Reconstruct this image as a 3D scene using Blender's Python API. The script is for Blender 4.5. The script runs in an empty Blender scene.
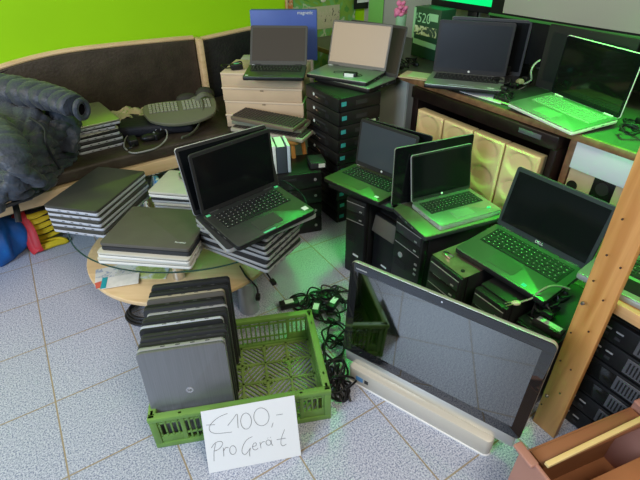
import bpy, bmesh, math, random
from mathutils import Vector, Matrix, Euler
PI = math.pi
R = math.radians
COL = bpy.context.scene.collection
random.seed(7)

# ------------------------------------------------------------------ camera numbers and room axes
FPX = 452.68; PITCH = 0.605; ROLL = -0.010; T = 0.333; H = 4.381*T; GA = 0.56
cf = Vector((0, math.cos(PITCH), -math.sin(PITCH)))
rt = Vector((1, 0, 0)); up = rt.cross(cf)
RR = math.cos(ROLL)*rt + math.sin(ROLL)*up
UU = -math.sin(ROLL)*rt + math.cos(ROLL)*up
CAM = Vector((0, 0, H))
GX = Vector((math.cos(GA), math.sin(GA), 0)); GY = Vector((-math.sin(GA), math.cos(GA), 0))

def at(x, y, z):
    d = cf + (x-320)/FPX*RR - (y-240)/FPX*UU
    return CAM + d*((z-H)/d.z)
def gv(g, v, z=0): return GX*g + GY*v + Vector((0, 0, z))

# ------------------------------------------------------------------ materials
MATS = {}
def mat(name, col, rough=.5, metal=0., spec=.35, noise=0., nscale=20., bump=0., bscale=80., emit=None, estr=0, coat=0., alpha=1., trans=0., stretch=None, sheen=0):
    if name in MATS: return MATS[name]
    m = bpy.data.materials.new(name); m.use_nodes = True
    nt = m.node_tree; b = nt.nodes['Principled BSDF']
    b.inputs['Base Color'].default_value = (*col, 1)
    b.inputs['Roughness'].default_value = rough; b.inputs['Metallic'].default_value = metal
    b.inputs['Specular IOR Level'].default_value = spec
    b.inputs['Coat Weight'].default_value = coat; b.inputs['Alpha'].default_value = alpha
    b.inputs['Transmission Weight'].default_value = trans
    b.inputs['Sheen Weight'].default_value = sheen
    if emit: b.inputs['Emission Color'].default_value = (*emit, 1); b.inputs['Emission Strength'].default_value = estr
    tc = nt.nodes.new('ShaderNodeTexCoord')
    src = tc.outputs['Object']
    if stretch:
        mp = nt.nodes.new('ShaderNodeMapping'); mp.inputs['Scale'].default_value = stretch
        nt.links.new(src, mp.inputs[0]); src = mp.outputs[0]
    if noise > 0:
        n = nt.nodes.new('ShaderNodeTexNoise'); n.inputs['Scale'].default_value = nscale; n.inputs['Detail'].default_value = 6
        nt.links.new(src, n.inputs['Vector'])
        cr = nt.nodes.new('ShaderNodeValToRGB')
        cr.color_ramp.elements[0].position = .3; cr.color_ramp.elements[1].position = .7
        cr.color_ramp.elements[0].color = (*[c*(1-noise) for c in col], 1)
        cr.color_ramp.elements[1].color = (*[min(1, c*(1+noise)) for c in col], 1)
        nt.links.new(n.outputs['Fac'], cr.inputs[0]); nt.links.new(cr.outputs[0], b.inputs['Base Color'])
    if bump > 0:
        n2 = nt.nodes.new('ShaderNodeTexNoise'); n2.inputs['Scale'].default_value = bscale; n2.inputs['Detail'].default_value = 4
        nt.links.new(src, n2.inputs['Vector'])
        bp = nt.nodes.new('ShaderNodeBump'); bp.inputs['Strength'].default_value = bump; bp.inputs['Distance'].default_value = .01
        nt.links.new(n2.outputs['Fac'], bp.inputs['Height']); nt.links.new(bp.outputs[0], b.inputs['Normal'])
    MATS[name] = m
    return m

def wood(name, c1, c2, scale=(2, 30, 30), rough=.45):
    if name in MATS: return MATS[name]
    m = bpy.data.materials.new(name); m.use_nodes = True
    nt = m.node_tree; b = nt.nodes['Principled BSDF']; b.inputs['Roughness'].default_value = rough
    tc = nt.nodes.new('ShaderNodeTexCoord'); mp = nt.nodes.new('ShaderNodeMapping'); mp.inputs['Scale'].default_value = scale
    n = nt.nodes.new('ShaderNodeTexNoise'); n.inputs['Scale'].default_value = 1.; n.inputs['Detail'].default_value = 8; n.inputs['Distortion'].default_value = .6
    cr = nt.nodes.new('ShaderNodeValToRGB'); cr.color_ramp.elements[0].position = .35; cr.color_ramp.elements[1].position = .68
    cr.color_ramp.elements[0].color = (*c1, 1); cr.color_ramp.elements[1].color = (*c2, 1)
    L = nt.links.new
    L(tc.outputs['Object'], mp.inputs[0]); L(mp.outputs[0], n.inputs['Vector']); L(n.outputs['Fac'], cr.inputs[0]); L(cr.outputs[0], b.inputs['Base Color'])
    MATS[name] = m
    return m

def floor_mat():
    m = bpy.data.materials.new('speckled_tile'); m.use_nodes = True
    nt = m.node_tree; b = nt.nodes['Principled BSDF']; L = nt.links.new
    tc = nt.nodes.new('ShaderNodeTexCoord')
    mp = nt.nodes.new('ShaderNodeMapping'); mp.inputs['Location'].default_value = (.854*T, -7.288*T, 0)
    L(tc.outputs['Object'], mp.inputs[0])
    br = nt.nodes.new('ShaderNodeTexBrick'); br.offset = 0; br.squash = 1
    for k, v in (('Scale', 1), ('Brick Width', T), ('Row Height', T), ('Mortar Size', .0032), ('Mortar Smooth', .3), ('Bias', 0)): br.inputs[k].default_value = v
    br.inputs['Color1'].default_value = (1, 1, 1, 1); br.inputs['Color2'].default_value = (.9, .9, .92, 1); br.inputs['Mortar'].default_value = (1, 1, 1, 1)
    L(mp.outputs[0], br.inputs['Vector'])
    n = nt.nodes.new('ShaderNodeTexNoise'); n.inputs['Scale'].default_value = 185; n.inputs['Detail'].default_value = 2; n.inputs['Roughness'].default_value = .7
    L(tc.outputs['Object'], n.inputs['Vector'])
    cr = nt.nodes.new('ShaderNodeValToRGB'); e = cr.color_ramp.elements
    e[0].position = .38; e[0].color = (.17, .20, .31, 1); e[1].position = .63; e[1].color = (.66, .68, .75, 1)
    x = e.new(.49); x.color = (.44, .47, .57, 1)
    L(n.outputs['Fac'], cr.inputs[0])
    mx = nt.nodes.new('ShaderNodeMixRGB'); mx.blend_type = 'MULTIPLY'; mx.inputs[0].default_value = 1
    L(cr.outputs[0], mx.inputs[1]); L(br.outputs['Color'], mx.inputs[2])
    m2 = nt.nodes.new('ShaderNodeMixRGB'); m2.inputs[2].default_value = (.33, .26, .17, 1)
    L(br.outputs['Fac'], m2.inputs[0]); L(mx.outputs[0], m2.inputs[1]); L(m2.outputs[0], b.inputs['Base Color'])
    bp = nt.nodes.new('ShaderNodeBump'); bp.inputs['Strength'].default_value = .25; bp.inputs['Distance'].default_value = .003; bp.invert = True
    L(br.outputs['Fac'], bp.inputs['Height']); L(bp.outputs[0], b.inputs['Normal'])
    b.inputs['Roughness'].default_value = .33
    return m

BLK = mat('black_plastic', (.010, .010, .011), .42, noise=.2)
BLK2 = mat('satin_black_lid', (.02, .021, .022), .35, bump=.05, bscale=400)
GRAPH = mat('graphite_plastic', (.03, .031, .034), .4, noise=.1)
KEYM = mat('black_keys', (.012, .013, .014), .5)
DECKD = mat('dark_deck_alloy', (.13, .14, .13), .36, .8, noise=.08)
DECKS = mat('silver_deck_alloy', (.52, .54, .52), .34, .9, noise=.04)
DECKM = mat('grey_deck_alloy', (.42, .45, .42), .36, .7, noise=.05)
SILV = mat('silver_plastic', (.42, .43, .44), .35, .4, noise=.05)
SILVD = mat('brushed_grey_lid', (.23, .235, .245), .38, .55, noise=.08, nscale=4, stretch=(1, 60, 1))
SIDE = mat('pale_grey_edge', (.50, .53, .60), .4, .2)
WHT = mat('white_plastic', (.74, .73, .68), .35)
CREAM = mat('cream_lid', (.55, .53, .45), .35, noise=.04)
OLIVE = mat('dark_grey_metal_lid', (.085, .085, .075), .3, .45, noise=.1, nscale=6)
TAUPE = mat('soft_touch_grey_lid', (.095, .088, .075), .42, noise=.06)
SCRB = mat('black_screen', (.005, .006, .007), .14, spec=.22)
SCRM = mat('matte_navy_black_screen', (.012, .014, .018), .32, spec=.45)
SCRT = mat('tan_reflection_screen', (.05, .043, .036), .24, spec=1., coat=.8)  # warm brown of the room's reflection tinted into the base colour
BEZ = mat('bezel_plastic', (.02, .02, .021), .45)
BEZG = mat('grey_bezel', (.1, .1, .098), .4, .2)
CHRO = mat('chrome', (.7, .7, .72), .15, 1.)
STEEL = mat('bare_steel', (.40, .30, .24), .32, .85, noise=.2, nscale=30)
STW = mat('white_sticker', (.7, .75, .72), .5)
STB = mat('teal_sticker', (.05, .42, .42), .4)
STG = mat('green_sticker', (.12, .62, .3), .4)
LED = mat('blue_sticker', (.1, .3, .6), .4)
PINE = wood('pine', (.50, .215, .055), (.70, .36, .12), (30, 30, 2.2), .42)
PINEX = wood('pine_lengthwise', (.56, .27, .085), (.72, .40, .155), (2.2, 30, 30), .42)
BEECH = wood('beech', (.62, .43, .22), (.74, .54, .31), (3, 25, 25), .4)
DWOOD = wood('desk_edge_brown', (.16, .08, .04), (.26, .14, .07), (3, 30, 30), .4)
LIME = mat('lime_wall_paint', (.35, .73, .0), .7, noise=.03, nscale=2)
GREYW = mat('grey_wall_paint', (.36, .37, .33), .7, noise=.03, nscale=2)
LEATH = mat('dark_brown_upholstery', (.045, .034, .024), .5, noise=.3, nscale=9, bump=.3, bscale=60)
LEATHB = mat('black_upholstery', (.016, .015, .014), .5, noise=.3, nscale=9, bump=.3, bscale=60)
CARD = mat('tan_cardboard', (.58, .44, .29), .75, noise=.06, nscale=6)
GREENP = mat('green_crate_plastic', (.15, .29, .06), .42, noise=.12, nscale=14)
CABLE = mat('black_rubber_cable', (.01, .01, .011), .4)
PAPER = mat('white_paper', (.78, .79, .80), .7)
INK = mat('pencil_grey_ink', (.13, .13, .14), .6)

# ------------------------------------------------------------------ mesh builder
class MB:
    def __init__(s): s.bm = bmesh.new()
    mi = 0
    def _merge(s, b2, M=None):
        if M is not None: b2.transform(M)
        if s.mi:
            for f in b2.faces: f.material_index = s.mi
        me = bpy.data.meshes.new('tmp'); b2.to_mesh(me); b2.free(); s.bm.from_mesh(me); bpy.data.meshes.remove(me)
        return s
    def box(s, c, d, bev=0, rot=None, seg=2):
        b = bmesh.new(); bmesh.ops.create_cube(b, size=1)
        bmesh.ops.scale(b, vec=Vector(d), verts=b.verts)
        if bev > 0: bmesh.ops.bevel(b, geom=b.edges[:], offset=min(bev, min(d)*.45), segments=seg, affect='EDGES', profile=.5)
        M = Matrix.Translation(Vector(c))
        if rot is not None: M = M @ (rot if isinstance(rot, Matrix) else Euler(rot).to_matrix().to_4x4())
        return s._merge(b, M)
    def slab(s, W, D, t, r, c=(0, 0, 0), bev=0, M=None, n=6):
        """rounded rectangle W x D, thickness t, centred in xy at c, from z=c.z up"""
        b = bmesh.new(); pts = []
        for (sx, sy, a0) in ((1, 1, 0), (-1, 1, PI/2), (-1, -1, PI), (1, -1, 1.5*PI)):
            for k in range(n+1):
                a = a0+k*PI/2/n
                pts.append((sx*(W/2-r)+r*math.cos(a), sy*(D/2-r)+r*math.sin(a)))
        vs = [b.verts.new((x+c[0], y+c[1], c[2])) for x, y in pts]
        f = b.faces.new(vs)
        e = bmesh.ops.extrude_face_region(b, geom=[f])
        bmesh.ops.translate(b, vec=(0, 0, t), verts=[v for v in e['geom'] if isinstance(v, bmesh.types.BMVert)])
        bmesh.ops.recalc_face_normals(b, faces=b.faces)
        if bev > 0:
            ed = [x for x in b.edges if abs(x.verts[0].co.z-x.verts[1].co.z) < 1e-6]
            bmesh.ops.bevel(b, geom=ed, offset=bev, segments=2, affect='EDGES', profile=.5)
        return s._merge(b, M)
    def poly(s, pts, z0, z1, bev=0, M=None):
        b = bmesh.new(); vs = [b.verts.new((x, y, z0)) for x, y in pts]; f = b.faces.new(vs)
        e = bmesh.ops.extrude_face_region(b, geom=[f])
        bmesh.ops.translate(b, vec=(0, 0, z1-z0), verts=[v for v in e['geom'] if isinstance(v, bmesh.types.BMVert)])
        bmesh.ops.recalc_face_normals(b, faces=b.faces)
        if bev > 0:
            ed = [x for x in b.edges if abs(x.verts[0].co.z-x.verts[1].co.z) < 1e-6]
            bmesh.ops.bevel(b, geom=ed, offset=bev, segments=3, affect='EDGES', profile=.5)
        return s._merge(b, M)
    def cyl(s, c, r, h, n=24, r2=None, rot=None, bev=0):
        b = bmesh.new(); bmesh.ops.create_cone(b, cap_ends=True, segments=n, radius1=r, radius2=r if r2 is None else r2, depth=h)
        if bev: bmesh.ops.bevel(b, geom=[e for e in b.edges if abs(e.verts[0].co.z-e.verts[1].co.z) < 1e-6], offset=bev, segments=2, affect='EDGES', profile=.5)
        M = Matrix.Translation(Vector(c))
        if rot is not None: M = M @ Euler(rot).to_matrix().to_4x4()
        return s._merge(b, M)
    def ball(s, c, r, sc=(1, 1, 1), rot=None):
        b = bmesh.new(); bmesh.ops.create_icosphere(b, subdivisions=2, radius=r)
        M = Matrix.Translation(Vector(c))
        if rot is not None: M = M @ Euler(rot).to_matrix().to_4x4()
        M = M @ Matrix.Diagonal((*sc, 1))
        return s._merge(b, M)
    def tube(s, pts, r, n=6, smooth=3, closed=False, flat=None):
        P = [Vector(p) for p in pts]
        if smooth > 1 and len(P) > 2: P = catmull(P, smooth)
        rr = r if callable(r) else (lambda t: r)
        b = bmesh.new(); rings = []; N = None
        for i, p in enumerate(P):
            d = (P[min(i+1, len(P)-1)]-P[max(i-1, 0)])
            if d.length < 1e-9: d = Vector((0, 0, 1))
            d.normalize()
            if N is None: N = d.orthogonal().normalized()
            N = (N-d*N.dot(d))
            if N.length < 1e-6: N = d.orthogonal()
            N.normalize(); B = d.cross(N); q = rr(i/max(1, len(P)-1))
            rings.append([b.verts.new(p+(N*math.cos(2*PI*k/n)+B*math.sin(2*PI*k/n)*(flat or 1))*q) for k in range(n)])
        for a, c in zip(rings, rings[1:]):
            for k in range(n): b.faces.new((a[k], a[(k+1) % n], c[(k+1) % n], c[k]))
        b.faces.new(rings[0][::-1]); b.faces.new(rings[-1])
        return s._merge(b)
    def build(s, name, m, parent=None, smooth=True, loc=None):
        me = bpy.data.meshes.new(name); s.bm.to_mesh(me); s.bm.free()
        for q_ in (m if isinstance(m, (list, tuple)) else [m]): me.materials.append(q_)
        if smooth:
            try: me.shade_smooth(); me.set_sharp_from_angle(angle=R(35))
            except Exception: pass
        o = bpy.data.objects.new(name, me); COL.objects.link(o)
        if parent: o.parent = parent
        if loc: o.location = loc
        return o

def catmull(P, k):
    out = []
    for i in range(len(P)-1):
        p0 = P[max(i-1, 0)]; p1 = P[i]; p2 = P[i+1]; p3 = P[min(i+2, len(P)-1)]
        for j in range(k):
            t = j/k
            out.append(.5*((2*p1)+(p2-p0)*t+(2*p0-5*p1+4*p2-p3)*t*t+(3*p1-p0-3*p2+p3)*t**3))
    out.append(P[-1]); return out

def tag(o, label, cat, group=None, kind=None):
    if label: o['label'] = label
    if cat: o['category'] = cat
    if group: o['group'] = group
    if kind: o['kind'] = kind
    return o
def thing(name, label, cat, loc=(0, 0, 0), rz=0, rx=0, ry=0, group=None):
    o = bpy.data.objects.new(name, None); COL.objects.link(o); o.empty_display_size = .05
    o.location = loc; o.rotation_euler = (R(rx), R(ry), R(rz))
    return tag(o, label, cat, group)
def struct(o): o['kind'] = 'structure'; return o
def kids(o): return [c for c in COL.objects if c.parent == o]
def dup(root, loc, rot, label, group=None):
    r = root.copy(); COL.objects.link(r); r.location = loc; r.rotation_euler = rot
    r['label'] = label
    if group: r['group'] = group
    for ch in kids(root):
        c = ch.copy(); COL.objects.link(c); c.parent = r
        for g in kids(ch):
            d = g.copy(); COL.objects.link(d); d.parent = c
    return r
def text(name, s, size, m, parent, M, depth=.0004):
    cu = bpy.data.curves.new(name, 'FONT'); cu.body = s; cu.size = size; cu.extrude = depth; cu.align_x = 'CENTER'; cu.align_y = 'CENTER'
    tmp = bpy.data.objects.new('tmp', cu); COL.objects.link(tmp)
    dg = bpy.context.evaluated_depsgraph_get(); dg.update()
    me = bpy.data.meshes.new_from_object(tmp.evaluated_get(dg)); bpy.data.objects.remove(tmp)
    me.transform(M); me.materials.clear(); me.materials.append(m)
    o = bpy.data.objects.new(name, me); COL.objects.link(o); o.parent = parent
    return o

# ------------------------------------------------------------------ room
fl = MB(); fl.box((0, 2, -.02), (9, 9, .04))
o = struct(fl.build('floor', floor_mat(), smooth=False)); o.rotation_euler = (0, 0, GA); 
def room_box(name, g0, g1, v0, v1, z0, z1, m):
    b = MB(); b.box(((g0+g1)/2, (v0+v1)/2, (z0+z1)/2), (g1-g0, v1-v0, z1-z0))
    o = struct(b.build(name, m, smooth=False)); o.rotation_euler = (0, 0, GA); return o
room_box('wall_back', -3, 2.60, 3.27, 3.37, 0, 2.6, LIME)
room_box('wall_right', 2.50, 2.60, -2, 3.27, 0, 1.30, GREYW)
room_box('wall_right_upper', 2.50, 2.60, -2, 3.27, 1.30, 2.8, mat('green_bounce_paint', (.10, .62, .02), .6))  # unseen upper wall, coloured green to reflect onto the laptop decks

def obox(name, g0, g1, v0, v1, z0, z1, m, parent=None, bev=.004):
    """box in room axes; child parts keep world placement (parents of these sit at the origin)"""
    b = MB(); b.box(((g0+g1)/2, (v0+v1)/2, (z0+z1)/2), (g1-g0, v1-v0, z1-z0), bev)
    return b.build(name, m, parent)
def origin_thing(name, label, cat, group=None):
    return thing(name, label, cat, (0, 0, 0), math.degrees(GA), group=group)

# ------------------------------------------------------------------ corner bench
bench = origin_thing('corner_bench', 'corner bench with dark brown upholstered back and pale wooden edging against the lime wall', 'bench')
def arch(g0, g1, zfun, name, m, v0, v1, z0, dz=0, n=24):
    b = bmesh.new(); fr = []; bk = []
    top = [(g0+(g1-g0)*k/n) for k in range(n+1)]
    pts = [(g0, z0), (g1, z0)] + [(g, zfun(g)+dz) for g in reversed(top)]
    mb = MB(); M = Matrix(((1, 0, 0, 0), (0, 0, -1, v1), (0, 1, 0, 0), (0, 0, 0, 1)))
    mb.poly(pts, 0, v1-v0, bev=.008, M=M)
    return mb.build(name, m, bench)
def zt1(g):   # arch of the left back, from the photo
    u = (g-1.04)/1.35
    return .845-.0+(.012*math.sin((u+1)*PI)) - .42*max(0, (.35-g))**2*.45 - .03*max(0, g-.85)**2
arch(-1.6, 1.03, zt1, 'backrest', LEATH, 3.20, 3.26, .40)
mb = MB(); mb.tube([(g, 3.225, zt1(g)+.008) for g in [-1.6+2.63*k/30 for k in range(31)]], .017, 8, 1); mb.build('backrest_trim', BEECH, bench)
mb = MB(); mb.box((1.055, 3.20, .44), (.035, .10, .83), .006); mb.build('end_post', BEECH, bench)
zt2 = lambda g: .83+.05*math.sin(min(1, (g-1.07)/.9)*PI/2)
arch(1.08, 1.62, zt2, 'backrest', LEATHB, 3.20, 3.26, .40)
mb = MB(); mb.tube([(g, 3.225, zt2(g)+.008) for g in [1.08+.54*k/12 for k in range(13)]], .016, 8, 1); mb.build('backrest_trim', BEECH, bench)
front = [(-1.25, 2.02), (-.75, 2.27), (-.32, 2.42), (-.05, 2.44), (.20, 2.47), (.56, 2.49), (.80, 2.49), (1.30, 2.46)]
fr = [tuple(p[:2]) for p in catmull([Vector((a, b, 0)) for a, b in front], 4)]
seat_poly = fr+[(1.30, 3.19), (-1.6, 3.19), (-1.6, 1.9)]
mb = MB(); mb.poly(seat_poly, .385, .455, bev=.018); mb.build('seat_cushion', LEATH, bench)
fr2 = [(a+.0, b-.012) for a, b in fr]
mb = MB(); mb.poly([(a-.004, b-.018) for a, b in fr]+[(1.31, 3.19), (-1.6, 3.19), (-1.6, 1.86)], .315, .383, bev=.004); mb.build('seat_frame', BEECH, bench)
mb = MB()
for g, v in ((-.55, 2.45), (.3, 2.58), (1.2, 2.56), (.3, 3.1), (1.2, 3.1), (-1.2, 2.2)): 
    b = MB(); b.box((g, v, .157), (.05, .05, .314), .005); b.build('leg', LEATHB, bench)
mb.bm.free()

# ------------------------------------------------------------------ laptops
KEYMESH = {}
def keys_mesh(W, D):
    k = (round(W, 3), round(D, 3))
    if k in KEYMESH: return KEYMESH[k]
    b = MB(); kw = W*.84; rows = 6; cols = 15; px = kw/cols; py = D*.44/rows; y0 = -D*.10
    for r in range(rows):
        c = 0
        while c < cols:
            w = 1
            if r == 5 and c == 4: w = 5
            if c == 0 and r in (3, 4): w = 1.6
            hh = py*.78 if r else py*.5
            if c+w > cols: break
            x = -kw/2+(c+w/2)*px
            b.box((x, y0-(r+.5)*py, .0012), (px*w-.0028, hh, .0030), .0006, seg=1)
            if w < 4:
                b.mi = 1; b.box((x-px*w*.12, y0-(r+.5)*py+hh*.1, .0028), (.0036, .0034 if r else .0016, .0003)); b.mi = 0
            c += w
    me = bpy.data.meshes.new('keyboard'); b.bm.to_mesh(me); b.bm.free(); me.materials.append(KEYM); me.materials.append(mat('key_legend', (.30, .31, .28), .5))
    KEYMESH[k] = me; return me

def make_open(label, loc, rz, rx, ry, a, W, D, T=.022, deck=DECKD, shell=BLK, scr=SCRB, bez=BEZ, rim=None, logo=None, stickers=(), pad=None, group='open laptops on display', kb=True, bt=.012, keybed=None, padw=.30):
    t = thing('laptop', label, 'laptop', loc, rz, rx, ry, group)
    b = MB(); b.slab(W, D, T-.004, .012, (0, -D/2, 0), .003); b.mi = 1
    for k in range(3): b.box((-W/2, -D*(.3+.17*k), T*.45), (.001, .014, .005))
    for k in range(2): b.box((W/2, -D*(.35+.2*k), T*.45), (.001, .016, .005))
    b.build('base', [shell, mat('port_metal', (.3, .3, .32), .3, .8)], t)
    b = MB(); b.slab(W-.002, D-.002, .004, .011, (0, -D/2, T-.004), .001); b.build('palm_rest', deck, t)
    if kb:
        if keybed is not None:
            b = MB(); b.slab(W*.86, D*.46, .0006, .004, (0, -D*.325, T), 0); b.build('keyboard_well', keybed, t)
        o = bpy.data.objects.new('keyboard', keys_mesh(W, D)); COL.objects.link(o); o.parent = t; o.location = (0, 0, T)
        b = MB(); b.slab(W*padw, D*.27, .0012, .004, (-W*.03, -D*.76, T), 0); b.build('touchpad', pad or deck, t)
    # lid: local frame, y along lid, z outwards from the screen (to the user)
    lm = Matrix.Translation((0, 0, T-.002)) @ Matrix.Rotation(R(180-a), 4, 'X') @ Matrix.Rotation(PI, 4, 'Z') @ Matrix.Rotation(PI, 4, 'Z')
    # build lid from y=0..D standing: rotate closed plate about hinge
    ca, sa = math.cos(R(a)), math.sin(R(a))
    ML = Matrix(((1, 0, 0, 0), (0, -ca, -sa, 0), (0, sa, -ca, T-.002), (0, 0, 0, 1)))   # local y -> up the lid, local z -> front of the screen
    b = MB(); b.slab(W, D, .006, .012, (0, D/2, -.006), .002, M=ML); lid = b.build('display_lid', rim or shell, t)
    b = MB(); b.slab(W-.004, D-.005, .0016, .010, (0, D/2, 0), 0, M=ML); b.build('bezel', bez, lid)
    b = MB(); b.box((0, D/2+.004, .0019), (W-2*bt, D-2*bt-.012, .0012), 0, rot=None); b.bm.transform(ML); b.build('screen', scr, lid, smooth=False)
    for sx in (-1, 1):
        b = MB(); b.cyl((sx*W*.36, .001, T-.002), .0055, W*.12, 12, rot=(0, PI/2, 0)); b.build('hinge', GRAPH if shell is not WHT else WHT, t)
    b = MB(); b.cyl((0, D-.006, .0018), .0016, .0012, 10); b.bm.transform(ML); b.build('webcam', mat('lens_glass', (.1, .12, .14), .1), lid)
    if logo:
        kind, sz = logo
        if kind == 'disc':
            b = MB(); b.cyl((0, .013, .0020), .0055, .0008, 20); b.bm.transform(ML); lg = b.build('maker_badge', STW, lid)
        else:
            text('maker_badge', kind, sz, STW, lid, ML @ Matrix.Translation((0, .013, .0022)))
    for (sx, sy, sw, sh, m) in stickers:
        b = MB(); b.box((sx*W/2, -sy*D, T+.0004), (sw, sh, .0008)); b.build('sticker', m, t, smooth=False)
    return t

def make_closed(name, label, W, D, T, lid=BLK2, base=BLK, side=None, badge=None, group=None):
    """closed notebook, centre of the underside at the origin, hinge on +y"""
    t = thing('laptop', label, 'laptop', group=group)
    b = MB(); b.slab(W, D, T*.52, .013, (0, 0, 0), .004); b.mi = 1
    for k in range(4): b.box((-W/2-.0002, -D*.3+k*D*.17, T*.28), (.001, D*.05, T*.14))
    for k in range(4): b.box((W/2+.0002, -D*.3+k*D*.17, T*.28), (.001, D*.05, T*.14))
    b.build('base', [side or base, mat('port_dark', (.06, .06, .07), .4)], t)
    b = MB(); b.slab(W, D, T*.40, .013, (0, 0, T*.60), .003); ld = b.build('lid', lid, t)
    b = MB(); b.slab(W-.006, D-.006, T*.12, .011, (0, 0, T*.5), 0); b.build('bezel', BLK, t)
    b = MB(); b.box((0, D/2-.002, T*.5), (W*.6, .008, T*.5), .002); b.build('hinge', GRAPH, t)
    if badge == 'disc':
        b = MB(); b.cyl((0, 0, T), .012, .001, 28); lg = b.build('maker_badge', CHRO, t)
        text('lettering', 'hp', .014, GRAPH, lg, Matrix.Translation((0, 0, T+.0008)) @ Matrix.Rotation(-PI/2, 4, 'Z'), .0002)
    elif badge:
        text('maker_badge', badge, .012, STW, t, Matrix.Translation((W*.36, -D*.36, T)))
    return t

def stack_on(cx, cy, z, specs, grp):
    """specs from the bottom: (W,D,T,lid,side,badge,rz,dx,dy,label[,rx,ry])"""
    for s in specs:
        t = make_closed('laptop', s[9], s[0], s[1], s[2], s[3], side=s[4], badge=s[5], group=grp)
        t.location = (cx+s[7], cy+s[8], z); t.rotation_euler = (R(s[10]) if len(s) > 10 else 0, R(s[11]) if len(s) > 11 else 0, R(s[6])); z += s[2]+.0006
    return z

# --- glass table
TZ = .37
def ell(cx, cy, a, b, n=72): return [(cx+a*math.cos(2*PI*k/n), cy+b*math.sin(2*PI*k/n)) for k in range(n)]
GLASS = mat('table_glass', (.86, .93, .92), .02, trans=1., spec=.5)
MATS['table_glass'].node_tree.nodes['Principled BSDF'].inputs['IOR'].default_value = 1.1
table = thing('coffee_table', 'oval glass coffee table with a pale beech lower shelf under the laptop piles', 'table', (-.6, 1.83, 0))
b = MB(); b.poly(ell(0, 0, .54, .46), TZ-.008, TZ); b.build('glass_top', GLASS, table)
b = MB(); P = [(x, y, TZ-.004) for x, y in ell(0, 0, .5415, .4615)]; b.tube(P+[P[0]], .0032, 6, 1); b.build('glass_rim', mat('dark_glass_edge', (.02, .06, .05), .2), table)
b = MB(); b.poly(ell(-.05, -.03, .45, .425), .178, .2, bev=.005); b.build('lower_shelf', BEECH, table)
for lx, ly in ((-.26, .15), (-.02, -.28), (.27, .10)):
    b = MB(); b.cyl((lx, ly, .18), .028, .36, 24); b.build('leg', CHRO, table)
b = MB(); b.cyl((.27, -.28, .09), .045, .18, 28, bev=.004); b.build('foot', mat('frosted_pale_metal', (.38, .42, .46), .35, .5), table)

# --- pile A: five dark laptops, long side away from the camera
GA_ = 'dark laptops piled at the left end of the glass table'
za = stack_on(-1.003, 1.822, TZ+.001, [
    (.385, .258, .0255, OLIVE, SIDE, None, 77, .006, -.006, 'dark laptop with pale edge, lowest of the five in the left table pile'),
    (.382, .255, .0255, OLIVE, SIDE, None, 78.5, -.004, .003, 'dark laptop with pale edge, second from the bottom of the left table pile'),
    (.385, .256, .0255, OLIVE, SIDE, None, 76, .003, -.002, 'dark laptop with pale edge in the middle of the left table pile'),
    (.380, .255, .0255, OLIVE, SIDE, None, 78, -.002, .002, 'dark laptop with pale edge, second from the top of the left table pile'),
    (.385, .257, .0265, OLIVE, SIDE, None, 77, 0, 0, 'scuffed dark grey laptop on top of the left table pile beside the jacket')], GA_)
# --- pile B
stack_on(-.665, 1.55, TZ+.001, [
    (.385, .30, .026, CREAM, WHT, None, -7, -.006, .0, 'cream coloured laptop at the bottom of the front table pile'),
    (.380, .295, .026, CREAM, WHT, None, -8.5, .0, -.004, 'cream coloured laptop under the brownish grey one in the front pile'),
    (.365, .285, .036, TAUPE, GRAPH, 'ThinkPad', -8, .008, .006, 'thick brownish grey laptop on top of the front table pile')], 'laptops in the front pile on the glass table')
# --- pile C
stack_on(-.615, 1.945, TZ+.001, [
    (.33, .23, .028, CREAM, SILV, None, -9, .012, -.004, 'silver laptop at the bottom of the small pile behind the front pile'),
    (.33, .23, .026, BLK2, SILV, None, -9, .004, 0, 'thin dark lidded laptop in the middle of the small pile behind the front pile'),
    (.335, .232, .030, CREAM, WHT, None, -10, 0, 0, 'cream white laptop with glasses lying on it behind the front pile')], 'laptops in the small white pile')
# --- pile D under the big open pair
names = ['lowest', 'second from the bottom', 'third from the bottom', 'fourth from the bottom', 'fifth from the bottom', 'topmost']
stack_on(-.285, 1.535, TZ+.001, [
    (.335, .240, .0275, BLK2, SILV, None, -30+(k % 3-1)*1.6, (.004, -.003, .002)[k % 3], (.002, -.004, .003)[k % 3], 'silver edged closed laptop, %s in the pile under the open laptop pair' % names[k]) for k in range(6)], 'laptops in the pile under the open pair')
ZD = TZ+.001+6*.0281
make_open('large open laptop with black screen lid, under the smaller open one on the table pile', (-.322, 1.580, ZD+.001), 37, 1.2, -.5, 107, .385, .262, .022, deck=GRAPH, shell=SILV, rim=SILV, kb=True, group='nested open pair on the table')
make_open('open dark laptop with speckled keyboard, front of the nested pair on the glass table', (-.304, 1.540, ZD+.0285), 41, 3.2, -1.4, 96.5, .345, .24, .022, deck=DECKD, shell=BLK, rim=GRAPH, stickers=((-.90, .06, .016, .012, STG), (.86, .86, .022, .022, STW), (.92, .05, .016, .012, STG), (-.2, .97, .05, .008, STG)), group='nested open pair on the table', pad=mat('touchpad_dark', (.06, .065, .055), .35, .2))

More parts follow.
